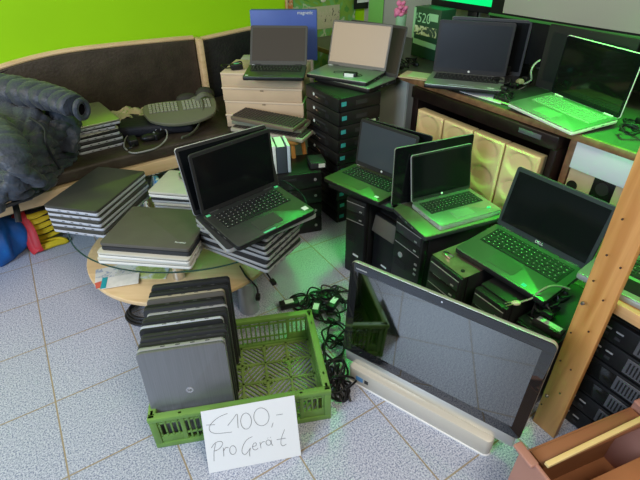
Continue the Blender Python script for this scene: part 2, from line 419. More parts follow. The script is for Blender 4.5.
# --- crate with laptops
cr = thing('plastic_crate', 'green slatted plastic crate on the floor holding a row of upright laptops', 'crate', (-.300, 1.119, 0), 10.3)
CW, CD, CH = .605, .41, .165
def crate_wall(L, side):
    """wall panel with slots in local x (length) / z (height), thickness along y"""
    b = MB(); th = .006
    b.box((0, 0, CH-.010), (L, .026, .020), .004)
    b.box((0, 0, CH-.040), (L, th, .010), .002); b.box((0, 0, .012), (L, .016, .024), .003)
    b.box((0, 0, .055), (L, th, .008), .002)
    n = int(L/.0185)
    for k in range(n):
        x = -L/2+(k+.5)*L/n
        b.box((x, 0, .045), (.0062, th, .065), .001); b.box((x, 0, .100), (.0062, th, .06), .001)
        if k % 2 == 0: b.box((x, 0, CH-.028), (.008, th+.006, .020), .001)
    for sx in (-1, 1):
        b.box((sx*(L/2-.012), 0, CH/2), (.024, .014, CH), .003)
        b.box((sx*L*.33, 0, CH/2), (.014, .010, CH), .002)
        b.box((sx*L*.40, 0, .04), (L*.12, .008, .03), .002)
    return b
for (L, x, y, rz) in ((CW, 0, -CD/2+.013, 0), (CW, 0, CD/2-.013, 0), (CD-.03, -CW/2+.013, 0, PI/2), (CD-.03, CW/2-.013, 0, PI/2)):
    w = crate_wall(L, 0).build('side_panel', GREENP, cr); w.location = (x, y, 0); w.rotation_euler = (0, 0, rz)
b = MB()
nx, ny = 6, 4; cw, cd = (CW-.05)/nx, (CD-.05)/ny
for i in range(nx+1): b.box((-CW/2+.025+i*cw, 0, .010), (.008, CD-.04, .006))
for j in range(ny+1): b.box((0, -CD/2+.025+j*cd, .010), (CW-.04, .008, .006))
for i in range(nx):
    for j in range(ny):
        cx, cy = -CW/2+.025+(i+.5)*cw, -CD/2+.025+(j+.5)*cd
        s = 1 if (i+j) % 2 else -1
        for k in range(-4, 5):
            off = k*.0155
            ln = min(cw, cd)*.95-abs(off)*.75
            if ln > .01: b.box((cx+off*.7, cy+off*.7*-s, .0085), (ln*1.25, .0058, .004), rot=(0, 0, s*PI/4))
b.build('slatted_bottom', mat('worn_green_crate_bottom', (.22, .34, .09), .5, noise=.25, nscale=12), cr)

up_labels = [('silver grey laptop lid with round badge, front of the upright row in the crate', SILVD, SILV, 'disc'),
 ('black laptop upright directly behind the silver grey one in the crate', BLK2, GRAPH, None),
 ('dark grey laptop upright, third from the front in the crate', GRAPH, GRAPH, None),
 ('black laptop with pale edge upright, fourth from the front in the crate', BLK2, SIDE, None),
 ('black laptop upright, fifth from the front in the crate', BLK2, GRAPH, None),
 ('grey edged laptop upright, sixth from the front in the crate', GRAPH, SILV, None),
 ('dark laptop upright, seventh from the front in the crate', GRAPH, BLK, None),
 ('beige edged laptop upright, third from the back in the crate', TAUPE, mat('beige_edge', (.34, .30, .22), .45), None),
 ('black laptop upright, second from the back in the crate', BLK2, BLK, None),
 ('black laptop upright at the very back of the crate row', BLK2, BLK, None)]
ca, sa = math.cos(R(10.3)), math.sin(R(10.3))
base0 = Vector((-.430, .945, .018)); bk = Vector((-sa, ca, 0)); 
rndo = [0, .000, .004, -.006, .003, .006, -.004, .0, .008, .013]
for k, (lb, lid, side, bd) in enumerate(up_labels):
    Wk = (.378, .365, .368, .37, .372, .36, .366, .37, .368, .37)[k]; Dk = (.268, .277, .275, .27, .282, .272, .276, .27, .282, .283)[k]; Tk = (.031, .028, .034, .026, .030, .027, .034, .025, .029, .028)[k]
    t = make_closed('laptop', lb, Wk, Dk, Tk, lid, side=side, badge=bd, group='laptops standing upright in the green crate')
    Rm = Matrix(((0, -ca, sa, 0), (0, -sa, -ca, 0), (1, 0, 0, 0), (0, 0, 0, 1)))   # X up, Z towards the viewer
    tilt = Matrix.Rotation(R(6.5+.35*k), 4, Vector((-ca, -sa, 0)))
    posn = base0+bk*(.0335*k)+Vector((rndo[k]*ca, rndo[k]*sa, 0))
    M = Matrix.Translation(posn) @ tilt @ Rm @ Matrix.Translation((Wk/2, 0, 0))
    t.location = M.translation; t.rotation_euler = M.to_euler()
    if k == 0:
        for c in kids(t):
            if c.name.startswith('maker_badge'): c.location = (.014, 0, .0006)

# --- price sign
pt = [at(198.2, 413, .183)+Vector((0, -.0, 0)), at(297, 396, .183), at(302, 455, .0), at(208, 474, .0)]
UAX = ((pt[1]-pt[0])+(pt[2]-pt[3])).normalized(); ctr = (pt[0]+pt[1]+pt[2]+pt[3])/4
wid = .303; VAX = ((pt[0]-pt[3])+(pt[1]-pt[2])); VAX = (VAX-UAX*VAX.dot(UAX)).normalized(); hei = .212
NAX = UAX.cross(VAX)
ctr.z = hei/2*VAX.z+.0015
sign = thing('price_sign', 'white paper sign with handwritten price leaning on the green crate', 'sign', ctr)
sign.rotation_euler = Matrix((UAX, VAX, NAX)).transposed().to_euler()
b = MB(); n = 10
for i in range(1): b.box((0, 0, 0), (wid, hei, .0012))
b.build('paper_sheet', PAPER, sign, smooth=False)
q = [(12, 142), (538, 30), (578, 352), (66, 458)]
def puv(x, y):
    u, v = .5, .5
    for _ in range(12):
        X = (1-u)*(1-v)*q[0][0]+u*(1-v)*q[1][0]+u*v*q[2][0]+(1-u)*v*q[3][0]; Y = (1-u)*(1-v)*q[0][1]+u*(1-v)*q[1][1]+u*v*q[2][1]+(1-u)*v*q[3][1]
        ax = (1-v)*(q[1][0]-q[0][0])+v*(q[2][0]-q[3][0]); ay = (1-v)*(q[1][1]-q[0][1])+v*(q[2][1]-q[3][1])
        bx = (1-u)*(q[3][0]-q[0][0])+u*(q[2][0]-q[1][0]); by = (1-u)*(q[3][1]-q[0][1])+u*(q[2][1]-q[1][1])
        dt = ax*by-bx*ay; ex, ey = x-X, y-Y
        u += (ex*by-bx*ey)/dt; v += (ax*ey-ex*ay)/dt
    return ((u-.5)*wid, (.5-v)*hei, .0010)
def oval(cx, cy, rx, ry, n=14, a0=-1.2, sl=0): return [(cx+rx*math.cos(a0+2*PI*k/n)-sl*ry*math.sin(a0+2*PI*k/n), cy+ry*math.sin(a0+2*PI*k/n)) for k in range(n+1)]
strokes = [[(160, 143), (120, 160), (85, 185), (62, 215), (66, 238), (90, 248), (130, 246), (186, 238)], [(44, 208), (92, 204)], [(162, 206), (190, 172), (213, 143), (217, 180), (220, 216)],
 oval(264, 178, 30, 42), oval(350, 152, 43, 47), [(416, 180), (408, 206)], [(435, 139), (472, 132)],
 [(98, 300), (90, 340), (91, 392)], [(75, 324), (95, 298), (125, 288), (136, 302), (118, 328), (92, 340)], [(140, 322), (144, 366)], [(142, 338), (154, 320), (168, 320)], oval(193, 332, 18, 23),
 [(300, 258), (270, 275), (248, 310), (244, 342), (262, 354), (284, 328), (290, 318), (285, 345), (288, 362)], [(300, 312), (322, 304), (320, 290), (305, 298), (303, 320), (318, 328), (334, 318)],
 [(343, 286), (349, 318)], [(347, 298), (356, 286), (370, 282)], oval(391, 287, 14, 14), [(406, 272), (408, 292), (416, 302)], [(386, 264), (388, 261)], [(402, 260), (404, 257)],
 [(482, 214), (464, 262), (462, 292), (474, 302), (492, 292)], [(438, 270), (490, 260)]]
b = MB()
for s in strokes: b.tube([puv(*p) for p in s], .00075, 5, 3 if len(s) > 2 else 1)
b.build('handwriting', INK, sign)

# ------------------------------------------------------------------ all-in-one computer
A_W, A_H = .66, .40
aio = thing('all_in_one_computer', 'large all-in-one computer with glossy black screen standing on the floor tiles', 'computer', (.352, 1.002, 0), -36)
aa = R(95); ca_, sa_ = math.cos(aa), math.sin(aa)
MA = Matrix(((1, 0, 0, 0), (0, -ca_, -sa_, 0), (0, sa_, -ca_, .128), (0, 0, 0, 1)))
SW = mat('silver_white_casing', (.66, .66, .62), .3, .7)
b = MB(); b.slab(A_W+.003, A_H+.003, .017, .022, (0, A_H/2, -.018), .004, M=MA); b.build('casing', SW, aio)
b = MB(); b.slab(A_W, A_H, .004, .018, (0, A_H/2, -.002), .001, M=MA); b.build('glass_front', mat('black_glass_front', (.012, .013, .014), .04, spec=.8, coat=1), aio)
b = MB(); b.box((0, A_H/2+.004, .0024), (A_W-.066, A_H-.075, .001)); b.bm.transform(MA)
b.build('screen', mat('mirror_black_screen', (.21, .215, .215), .05, 1.), aio, smooth=False)
b = MB(); b.cyl((0, A_H-.013, .0026), .003, .001, 12); b.bm.transform(MA); b.build('webcam', CHRO, aio)
b = MB(); b.box((-.285, A_H-.02, .0026), (.042, .005, .0006)); b.bm.transform(MA); b.build('maker_badge', SILV, aio, smooth=False)
b = MB(); b.box((.0, .008, .100), (A_W*.97, .014, .054), .006); b.build('lower_casing', SW, aio)
b = MB(); b.slab(.555, .046, .080, .020, (-.012, -.006, .0), .012); b.build('speaker_bar', mat('champagne_silver', (.60, .56, .48), .42, .3), aio)
b = MB(); b.slab(.558, .050, .006, .020, (-.012, -.007, .0), .002); b.build('bar_foot', mat('white_trim', (.8, .8, .8), .3), aio)
b = MB(); b.box((-.235, -.0295, .040), (.03, .001, .022)); b.build('sticker', LED, aio, smooth=False)
b = MB(); b.box((-.205, -.0295, .041), (.016, .001, .018)); b.build('sticker', GRAPH, aio, smooth=False)
b = MB(); b.box((0, .10, .14), (.16, .012, .26), .004, rot=(R(-28), 0, 0)); b.build('rear_stand', SW, aio)

# ------------------------------------------------------------------ stack of small form factor desktops
STK = at(336.6, 223.5, 0)
def make_sff(label, W=.335, D=.265, h=.074, style=0, group=None):
    t = thing('desktop_computer', label, 'computer', group=group)
    b = MB(); b.box((W/2, D/2+.012, h/2), (W, D-.012, h-.003), .003); b.build('case', mat('black_steel_case', (.018, .018, .018), .42, .2, noise=.2), t)
    b = MB(); b.box((W/2, .010, h/2), (W-.001, .020, h-.003), .006); bz = b.build('front_bezel', BLK, t)
    b = MB(); b.box((W*.42, -.0008, h*.66), (W*.42, .002, h*.12), .0005); b.build('optical_drive', GRAPH, bz)
    b = MB()
    for k in range(6): b.box((W*.62+k*.006, -.0006, h*.35), (.002, .0016, h*.3))
    b.build('vent_grille', GRAPH, bz)
    b = MB(); b.box((W+.0006, .034, h*.56), (.0016, .030, .022)); b.build('sticker', STB, t, smooth=False)
    b = MB(); b.cyl((W*.27, -.001, h*.52), .009, .002, 20, rot=(PI/2, 0, 0)); lg = b.build('maker_badge', STW, t)
    b = MB(); b.box((W*.40, -.001, h*.38), (.05, .002, .006), .001, rot=(0, R(8), 0)); b.build('silver_strip', CHRO, t)
    b = MB(); b.box((W+.0004, D*.55, h*.5), (.001, .07, .022)); b.build('side_emboss', GRAPH, t, smooth=False)
    return t
def place_sff(corner, rz, z, jx, lb, **kw):
    """corner: right front bottom corner of the case"""
    t = make_sff(lb, **kw); W = kw.get('W', .335)
    d = Vector((math.cos(R(rz)), math.sin(R(rz)), 0))
    p = corner-d*W+Vector((jx[0], jx[1], 0)); t.location = (p.x, p.y, z); t.rotation_euler = (0, 0, R(rz)); return t
ordn = ['lowest', 'second from the floor', 'third from the floor', 'fourth from the floor', 'fifth from the floor', 'fifth from the top', 'fourth from the top', 'third from the top', 'second from the top', 'topmost']
for k in range(10):
    place_sff(STK, -59+(.0, .8, -.5, .4, 1, -.6, .3, -.2, .9, .0)[k], k*.0745, ((.0, .002, -.002, .0, .003, -.002, .001, .0, .004, .0)[k], 0),
              'flat black desktop computer, %s in the tall column by the tower cases' % ordn[k], group='flat desktops in the tall column')
b = MB(); b.box((0, 0, 0), (.001, .045, .03)); o = b.build('paper_note', mat('pale_green_note', (.55, .68, .42), .6), None, smooth=False)
tag(o, 'small pale note hanging on the side of the tall desktop column', 'note')
o.location = STK+Vector((math.cos(R(31)), math.sin(R(31)), 0))*.22+Vector((.0035*math.cos(R(-59)), .0035*math.sin(R(-59)), .585)); o.rotation_euler = (0, 0, R(-59))

# laptops on that column
make_open('outer open laptop with thin grey lid beneath the tan screened laptop', (.290, 2.688, .7465), -41, 0, 0, 105, .38, .263, .022, deck=DECKM, shell=BLK, rim=BEZG, kb=False, group='nested pair on the tall column')
make_open('open laptop with glowing tan screen reflection on top of the tall desktop column', (.215, 2.708, .7705), -30.8, 0, 0, 106.3, .372, .243, .020, deck=DECKM, shell=BLK, rim=BEZG, bez=BEZG, scr=SCRT, bt=.010, kb=False, group='nested pair on the tall column', stickers=((-.85, .03, .03, .012, STW),))
t = thing('power_adapter', 'black power adapter with white label lying on the tan screened laptop', 'power adapter', (.175, 2.535, .797), -22)
b = MB(); b.box((0, 0, 0), (.075, .036, .028), .006); b.build('brick', BLK, t)
b = MB(); b.box((-.004, -.0185, 0), (.052, .001, .020)); b.build('white_label', STW, t, smooth=False)
b = MB(); b.tube([(.037, 0, -.004), (.06, .02, -.008), (.03, .05, -.008), (-.04, .05, -.008), (-.1, .03, -.008), (-.11, .06, -.008), (-.04, .075, -.008), (.0, .06, -.006)], .0035, 6, 4); b.build('lead', CABLE, t)

# ------------------------------------------------------------------ cardboard boxes and laptop F
bl = ['lowest', 'second from the bottom', 'second from the top', 'topmost']
for k in range(4):
    t = thing('flat_cardboard_box', 'flat tan cardboard box, %s in the pile beneath the brown screened laptop' % bl[k], 'box', (-.305+(.0, .006, -.004, .0)[k], 2.81, .456+k*.0805), -8+(.5, -.8, .6, 0)[k], group='flat cardboard boxes in one pile')
    b = MB(); b.box((0, 0, .034), (.47+.006*(k % 2), .32, .067), .003); b.build('carton', CARD, t)
    b = MB(); b.box((0, -.003, .0735), (.476, .322, .012), .003); b.build('lid_flap', mat('light_cardboard_lid', (.66, .53, .38), .75, noise=.05, nscale=6), t)
    b = MB(); b.box((.0, -.162, .064), (.02, .003, .010), .002); b.build('tab', mat('tab_dark_card', (.3, .22, .14), .8), t)  # tab in darker cardboard than the box
make_open('open laptop with brown tinted screen reflection and black keyboard on the cardboard box pile', (-.234, 2.753, .7805), -3.2, 2.2, .4, 127, .335, .232, .020, deck=DECKD, shell=BLK, rim=BEZG, bez=BEZG, scr=SCRT, bt=.013, stickers=((-.88, .88, .016, .012, STW), (-.86, -.0, .02, .008, STW)), keybed=BLK)
bx = thing('blue_carton', 'upright blue carton with white lettering behind the laptop on the boxes', 'box', (-.205, 2.985, .779), -2)
b = MB(); b.box((0, .02, .135), (.40, .05, .285), .004); b.build('panel', mat('blue_print', (.065, .12, .42), .45, noise=.1, nscale=5), bx)
text('lettering', 'magnetic', .026, STW, bx, Matrix.Translation((.13, -.006, .262)) @ Matrix.Rotation(PI/2, 4, 'X'))
# support ledge for the blue carton
t = thing('carton_behind', 'white carton standing behind the flat cardboard box pile', 'box', (-.26, 3.05, .456), -2)
t.name = 'support_carton'
b = MB(); b.box((0, 0, .16), (.46, .14, .32), .003); b.build('carton', mat('grey_white_card', (.5, .48, .44), .7), t)
t = thing('power_adapter', 'black power adapter with looping lead beside the box pile laptop', 'power adapter', (-.475, 2.74, .780), 20)
b = MB(); b.box((0, 0, .016), (.07, .04, .032), .006); b.build('brick', BLK, t)
b = MB(); b.tube([(-.035, 0, .012), (-.07, .01, .012), (-.08, .05, .02), (-.03, .07, .012), (.03, .05, .03), (.05, .08, .012)], .004, 6, 4); b.build('lead', CABLE, t)
b = MB(); b.box((0, 0, .033), (.03, .02, .001)); b.build('sticker', STG, t, smooth=False)

# ------------------------------------------------------------------ desk against the right wall, pedestal, posters
desk = origin_thing('display_desk', 'long desk with brown edge carrying laptops along the right wall', 'desk')
obox('desk_top', 1.775, 2.49, -.35, 3.1, .755, .78, mat('dark_desk_laminate', (.06, .065, .05), .4, noise=.1), desk, .003)
obox('edge_band', 1.762, 1.776, -.35, 3.1, .752, .781, DWOOD, desk, .002)
obox('side_panel', 1.80, 2.45, .905, .935, 0, .754, DWOOD, desk, .002)
ped = origin_thing('pedestal_cabinet', 'pale grey cabinet under the far end of the desk behind the desktop column', 'cabinet')
obox('body', 1.80, 2.40, 1.93, 2.32, 0, .75, mat('pale_grey_laminate', (.42, .42, .37), .3), ped, .004)
obox('shaded_side', 1.81, 2.40, 1.84, 1.928, 0, .75, mat('shaded_grey_laminate', (.17, .15, .12), .35), ped, .004)  # dark slab, shade at the desk end put into its colour
rack = origin_thing('media_cabinet', 'black brown cabinet under the desk holding four cream moulded panels', 'cabinet')
RB = mat('black_brown_veneer', (.014, .008, .007), .3, noise=.2)
obox('top_board', 1.745, 2.35, .955, 1.83, .69, .75, RB, rack); obox('back_board', 2.2, 2.35, .955, 1.83, .0, .689, RB, rack)
obox('side_board', 1.76, 2.199, .955, .985, 0, .689, RB, rack); obox('side_board', 1.76, 2.199, 1.79, 1.83, 0, .689, RB, rack)
obox('lower_board', 1.76, 2.199, .986, 1.789, 0, .30, RB, rack)
obox('status_plate', 1.742, 1.746, 1.03, 1.14, .715, .735, mat('dim_display', (.1, .11, .12), .3), rack, .001)
CRM = mat('cream_foam', (.80, .60, .30), .6, noise=.04, nscale=5)
for k, (v1, v0) in enumerate(((1.772, 1.583), (1.575, 1.386), (1.378, 1.196), (1.188, 1.008))):
    t = thing('moulded_panel', 'cream moulded panel with scooped recesses, %s in the black brown cabinet' % ('leftmost', 'second from left', 'second from right', 'rightmost')[k], 'panel', gv(1.775, (v0+v1)/2, .301), math.degrees(GA), group='cream moulded panels')
    w = v1-v0; h = .338
    # relief surface: faces -g
    bm = bmesh.new(); nu, nv = 20, 40; G = []
    for j in range(nv+1):
        row = []
        for i in range(nu+1):
            y = -w/2+w*i/nu; z = h*j/nv
            dep = 0
            for zc, rz_, ry_ in ((h*.80, h*.17, w*.40), (h*.40, h*.17, w*.40), (h*.0, h*.17, w*.40)):
                q_ = ((y)/ry_)**2+((z-zc)/rz_)**2
                if q_ < 1: dep = max(dep, .013*min(1, (1-q_)*2.2)*(.35+.65*min(1, max(0, .5+(z-zc)/rz_*.5))))
            e = min(i, nu-i)/nu*w; e2 = min(j, nv-j)/nv*h
            rr = .007
            for ee in (e, e2):
                if ee < rr: dep = max(dep, rr-math.sqrt(max(0, rr*rr-(rr-ee)**2)))
            row.append(bm.verts.new((-.03+dep, y, z)))
        G.append(row)
    for j in range(nv):
        for i in range(nu): bm.faces.new((G[j][i], G[j+1][i], G[j+1][i+1], G[j][i+1]))
    mb = MB(); mb.bm.free(); mb.bm = bm
    mb.box((0, 0, h/2), (.045, w-.001, h-.001))
    mb.build('foam_block', CRM, t)
wb = thing('white_carton', 'plain white carton under the desk beside the pine post', 'box', gv(1.80, .70, .0), math.degrees(GA))
b = MB(); b.box((.18, .0, .692), (.40, .395, .118), .004); b.build('carton', mat('white_card', (.66, .71, .78), .5), wb)
b = MB(); b.box((.18, 0, .315), (.38, .39, .63), .004); b.build('lower_carton', mat('beige_casing', (.52, .42, .29), .5, noise=.05), wb)
b = MB(); b.box((-.011, .045, .595), (.004, .085, .085), .001); v_ = b.build('vent_panel', BLK, wb)
b = MB(); b.cyl((-.014, .045, .595), .026, .004, 24, rot=(0, PI/2, 0)); b.build('fan_ring', GRAPH, v_)
b = MB(); b.cyl((-.011, .165, .56), .022, .004, 24, rot=(0, PI/2, 0)); b.build('round_knob', BLK, wb)

# posters
def poster(label, g0, g1, z0, z1, plane, pos, m, name='poster'):
    if plane == 'v':
        t = thing(name, label, 'poster', gv((g0+g1)/2, pos, (z0+z1)/2), math.degrees(GA))
        b = MB(); b.box((0, 0, 0), (g1-g0, .004, z1-z0), .001); b.build('sheet', m, t, smooth=False)
    else:
        t = thing(name, label, 'poster', gv(pos, (g0+g1)/2, (z0+z1)/2), math.degrees(GA))
        b = MB(); b.box((0, 0, 0), (.004, g1-g0, z1-z0), .001); b.build('sheet', m, t, smooth=False)
    return t
def blotch(name, cols, scale, rough=.45):
    m = bpy.data.materials.new(name); m.use_nodes = True; nt = m.node_tree; b = nt.nodes['Principled BSDF']; L = nt.links.new
    tc = nt.nodes.new('ShaderNodeTexCoord'); n = nt.nodes.new('ShaderNodeTexNoise'); n.inputs['Scale'].default_value = scale; n.inputs['Detail'].default_value = 5; n.inputs['Distortion'].default_value = 1.5
    cr = nt.nodes.new('ShaderNodeValToRGB'); cr.color_ramp.interpolation = 'CONSTANT'
    e = cr.color_ramp.elements
    while len(e) < len(cols): e.new(.5)
    for i, c in enumerate(cols): e[i].position = c[0]; e[i].color = (*c[1], 1)
    L(tc.outputs['Object'], n.inputs['Vector']); L(n.outputs['Fac'], cr.inputs[0]); L(cr.outputs[0], b.inputs['Base Color']); b.inputs['Roughness'].default_value = rough
    return m
mp = poster('large green map like poster on the lime wall above the blue carton', 1.83, 2.40, .45, 1.35, 'v', 3.262, blotch('map_print', [(0, (.10, .30, .05)), (.42, (.20, .38, .05)), (.52, (.16, .42, .12)), (.60, (.45, .55, .32)), (.66, (.14, .40, .08))], 5))
b = MB()
for k in range(9):
    b.ball((-.02+.03*k-.05*(k % 2), -.004, .10+.028*k), .018, (1.4, .15, .8), rot=(0, R(35*k), 0))
b.build('white_sketch_marks', mat('print_cream', (.66, .66, .5), .6), mp)
b = MB(); b.box((-.04, -.004, -.02), (.34, .003, .16)); b.build('cream_patch', blotch('cream_print', [(0, (.5, .5, .3)), (.5, (.56, .52, .34)), (.62, (.12, .12, .08))], 22), mp)
dp = poster('narrow orange and brown decorative panel between the lime wall and the map poster', 1.762, 1.825, .7, 1.4, 'v', 3.255, blotch('ornament_print', [(0, (.55, .17, .05)), (.45, (.62, .30, .12)), (.56, (.6, .5, .4)), (.63, (.2, .08, .03))], 26), 'decor_panel')
b = MB(); b.box((-.022, -.006, 0), (.012, .006, .7)); b.build('gold_edge', BEECH, dp)
ad = poster('small pink and black advert at the top edge of the map poster', 2.30, 2.44, .96, 1.16, 'v', 3.240, BLK, 'advert')
ad.location = gv(2.425, 3.22, 1.02)
b = MB(); b.box((.03, -.004, -.008), (.14, .003, .045)); b.build('pink_band', mat('pink_print', (.75, .12, .28), .5), ad)
b = MB(); b.box((.03, -.004, -.046), (.14, .003, .02)); b.build('white_band', STW, ad)
b = MB(); b.box((.03, -.004, .045), (.11, .003, .05)); b.build('grey_band', SILV, ad)
gs_ = poster('green strip at the wall corner beside the pink advert', 3.02, 3.2, .75, 1.4, 'g', 2.49, mat('green_print', (.2, .55, .12), .5), 'wall_strip')

# boxes with product print standing on the desk
pk = thing('product_carton', 'green and black printed carton standing on the desk between the two rear laptops', 'box', gv(2.12, 2.16, .781), math.degrees(GA))
b = MB(); b.box((.06, 0, .14), (.12, .22, .28), .003); b.build('carton', mat('black_green_print', (.02, .07, .035), .4), pk)
PG = mat('pale_green_print', (.3, .62, .32), .45); PD = mat('green_dark_print', (.03, .3, .12), .45)
f_ = -.0015
b = MB(); b.box((f_, .105, .19), (.002, .018, .17)); b.build('green_spine', PG, pk)
b = MB(); b.box((f_, 0, .085), (.002, .20, .030), rot=(R(3), 0, 0)); b.build('pale_label', PG, pk)
b = MB(); b.box((f_, 0, .155), (.002, .20, .05)); b.build('photo_strip', blotch('photo_print', [(0, (.05, .09, .06)), (.47, (.5, .6, .3)), (.55, (.65, .75, .5))], 16), pk)
b = MB(); b.box((f_, -.055, .235), (.002, .075, .04)); b.build('green_panel', PG, pk)
text('lettering', 'SIE', .032, PG, pk, Matrix.Translation((-.004, .09, .23)) @ Matrix.Rotation(-PI/2, 4, 'Z') @ Matrix.Rotation(PI/2, 4, 'X') @ Matrix.Rotation(PI/2, 4, 'Z'))
text('large_lettering', '520', .075, PG, pk, Matrix.Translation((-.004, .02, .222)) @ Matrix.Rotation(-PI/2, 4, 'Z') @ Matrix.Rotation(PI/2, 4, 'X'))
vs = thing('flower_vase', 'pink flowers in a pale green vase on the desk by the grey wall', 'flowers', gv(2.13, 2.40, .781))
b = MB(); b.cyl((0, 0, .11), .028, .22, 20, .034); b.build('vase', mat('green_glazed', (.3, .55, .35), .2), vs)
b = MB()
for k in range(16): b.ball((random.uniform(-.035, .035), random.uniform(-.03, .03), .25+random.uniform(-.035, .035)), .018, (1, 1, .7), rot=(k, k*2, 0))
b.build('blossoms', mat('pink_petals', (.75, .22, .4), .6), vs)

# green lamp monitor at the back
gl = thing('monitor', 'monitor glowing bright green at the top edge above the printed carton', 'monitor', gv(2.30, 2.0, .781), math.degrees(GA))
b = MB(); b.box((0, 0, .42), (.03, .62, .30), .006); b.build('housing', BLK, gl)
b = MB(); b.box((-.017, 0, .435), (.004, .60, .255)); b.build('screen', mat('green_lit_screen', (.0, .3, .08), .2, emit=(.0, .75, .16), estr=.9), gl, smooth=False)
b = MB(); b.box((.03, 0, .16), (.02, .07, .32), .004); b.build('stand_neck', BLK, gl)
b = MB(); b.slab(.16, .24, .012, .03, (.02, 0, 0), .003); b.build('stand_foot', BLK, gl)
# long pale panel at upper right
tv = thing('flat_screen_television', 'wide flat screen with pale grey sheen behind the bright green laptop', 'television', gv(2.24, 1.17, .781), math.degrees(GA))
b = MB(); b.box((.0, .0, .46), (.04, 1.25, .76), .006); b.build('housing', BLK, tv)
b = MB(); b.box((-.022, -.03, .57), (.004, 1.14, .54)); b.build('screen', mat('pale_sheen_screen', (.36, .37, .31), .3), tv, smooth=False)  # pale sheen of the screen put into its base colour
b = MB(); b.box((-.024, 0, .285), (.008, 1.25, .012), .002); b.build('lower_trim', mat('green_trim', (.05, .22, .05), .35), tv)
for s in (-.4, .4):
    b = MB(); b.box((.0, s, .034), (.18, .04, .068), .006); b.build('foot', BLK, tv)

# ------------------------------------------------------------------ desk laptops G and H
make_open('large dark laptop open behind the round badged laptop on the desk', (.88, 2.525, .781), -25.1, 0, 0, 97.2, .398, .268, .022, deck=GRAPH, shell=BLK, rim=DECKD, kb=False, group='nested pair on the desk')
make_open('open laptop with dark matte screen and white round badge on the desk', (.78, 2.425, .8035), -21.8, 0, 0, 94.3, .366, .25, .020, deck=DECKM, shell=BLK, rim=GRAPH, scr=SCRM, bt=.014, logo=('disc', 0), keybed=BLK, stickers=((.7, .9, .03, .008, STW),), group='nested pair on the desk', padw=.34)
make_open('large black laptop standing open behind the bright green decked laptop', (1.17, 2.085, .781), -62, 0, 0, 89, .42, .285, .022, deck=GRAPH, shell=BLK, scr=SCRM, bt=.03, kb=False, group='nested pair near the pine post')
make_open('silver rimmed open laptop with bright green reflecting keyboard deck and mirror screen', (1.133, 1.921, .8055), -67.2, 3.2, 1.6, 93, .357, .247, .018, deck=DECKS, shell=WHT, rim=WHT, bez=SCRB, scr=mat('mirror_dark_screen', (.05, .052, .05), .06, .9), bt=.012, keybed=DECKS, pad=DECKM, group='nested pair near the pine post')
for o in COL.objects:
    if o.parent and o.name.startswith('keyboard') and o.parent['label'].startswith('silver rimmed'): 
        o.data = o.data.copy(); o.data.materials[0] = DECKM

# ------------------------------------------------------------------ laptops on towers
ZT = .43
make_open('outer open laptop with thin black lid beneath the blue grey screened one', (.344, 1.998, ZT+.001), -41, 0, 0, 96, .372, .25, .020, deck=GRAPH, shell=BLK, kb=False, rim=GRAPH, bez=SCRB, group='nested pair on the left towers')
make_open('open laptop with blue grey reflection on its matte screen on the leftmost tower case', (.300, 1.985, ZT+.023), -45, -1.2, .4, 96, .335, .232, .020, deck=mat('green_lit_grey_deck', (.18, .20, .12), .36, .8), shell=BLK, scr=mat('blue_reflection_screen', (.035, .045, .062), .3, spec=1.), bt=.013, logo=('disc', 0), keybed=BLK, stickers=((.78, .86, .02, .014, STW), (-.85, -.0, .02, .008, STW)), group='nested pair on the left towers')  # screen reflection and green light on the deck put into their colours
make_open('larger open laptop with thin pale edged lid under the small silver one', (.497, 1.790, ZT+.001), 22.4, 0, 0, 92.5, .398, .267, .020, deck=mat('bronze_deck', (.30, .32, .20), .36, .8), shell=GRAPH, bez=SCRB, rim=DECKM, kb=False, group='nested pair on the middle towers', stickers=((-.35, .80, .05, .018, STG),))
make_open('small open silver laptop with green lit keyboard deck on the middle towers', (.542, 1.765, ZT+.022), 23.6, 0, 0, 101.4, .315, .209, .022, deck=DECKS, shell=SILV, rim=SILV, bez=BEZ, scr=SCRB, bt=.008, keybed=GRAPH, pad=DECKM, logo=('disc', 0), stickers=((.74, .82, .016, .012, STB),), group='nested pair on the middle towers')
make_open('large open black laptop with pale lettered badge and full keyboard beside the pine post', (.828, 1.397, .437), -54.5, 3.2, 1.0, 103, .375, .25, .022, deck=mat('green_lit_dark_deck', (.14, .16, .14), .36, .8), shell=BLK, scr=SCRB, bez=mat('navy_black_bezel', (.025, .03, .038), .4), rim=GRAPH, bt=.014, logo=('DELL', .015), stickers=((.52, .92, .016, .014, STB),), keybed=BLK)  # green light on the keyboard deck tinted into its colour

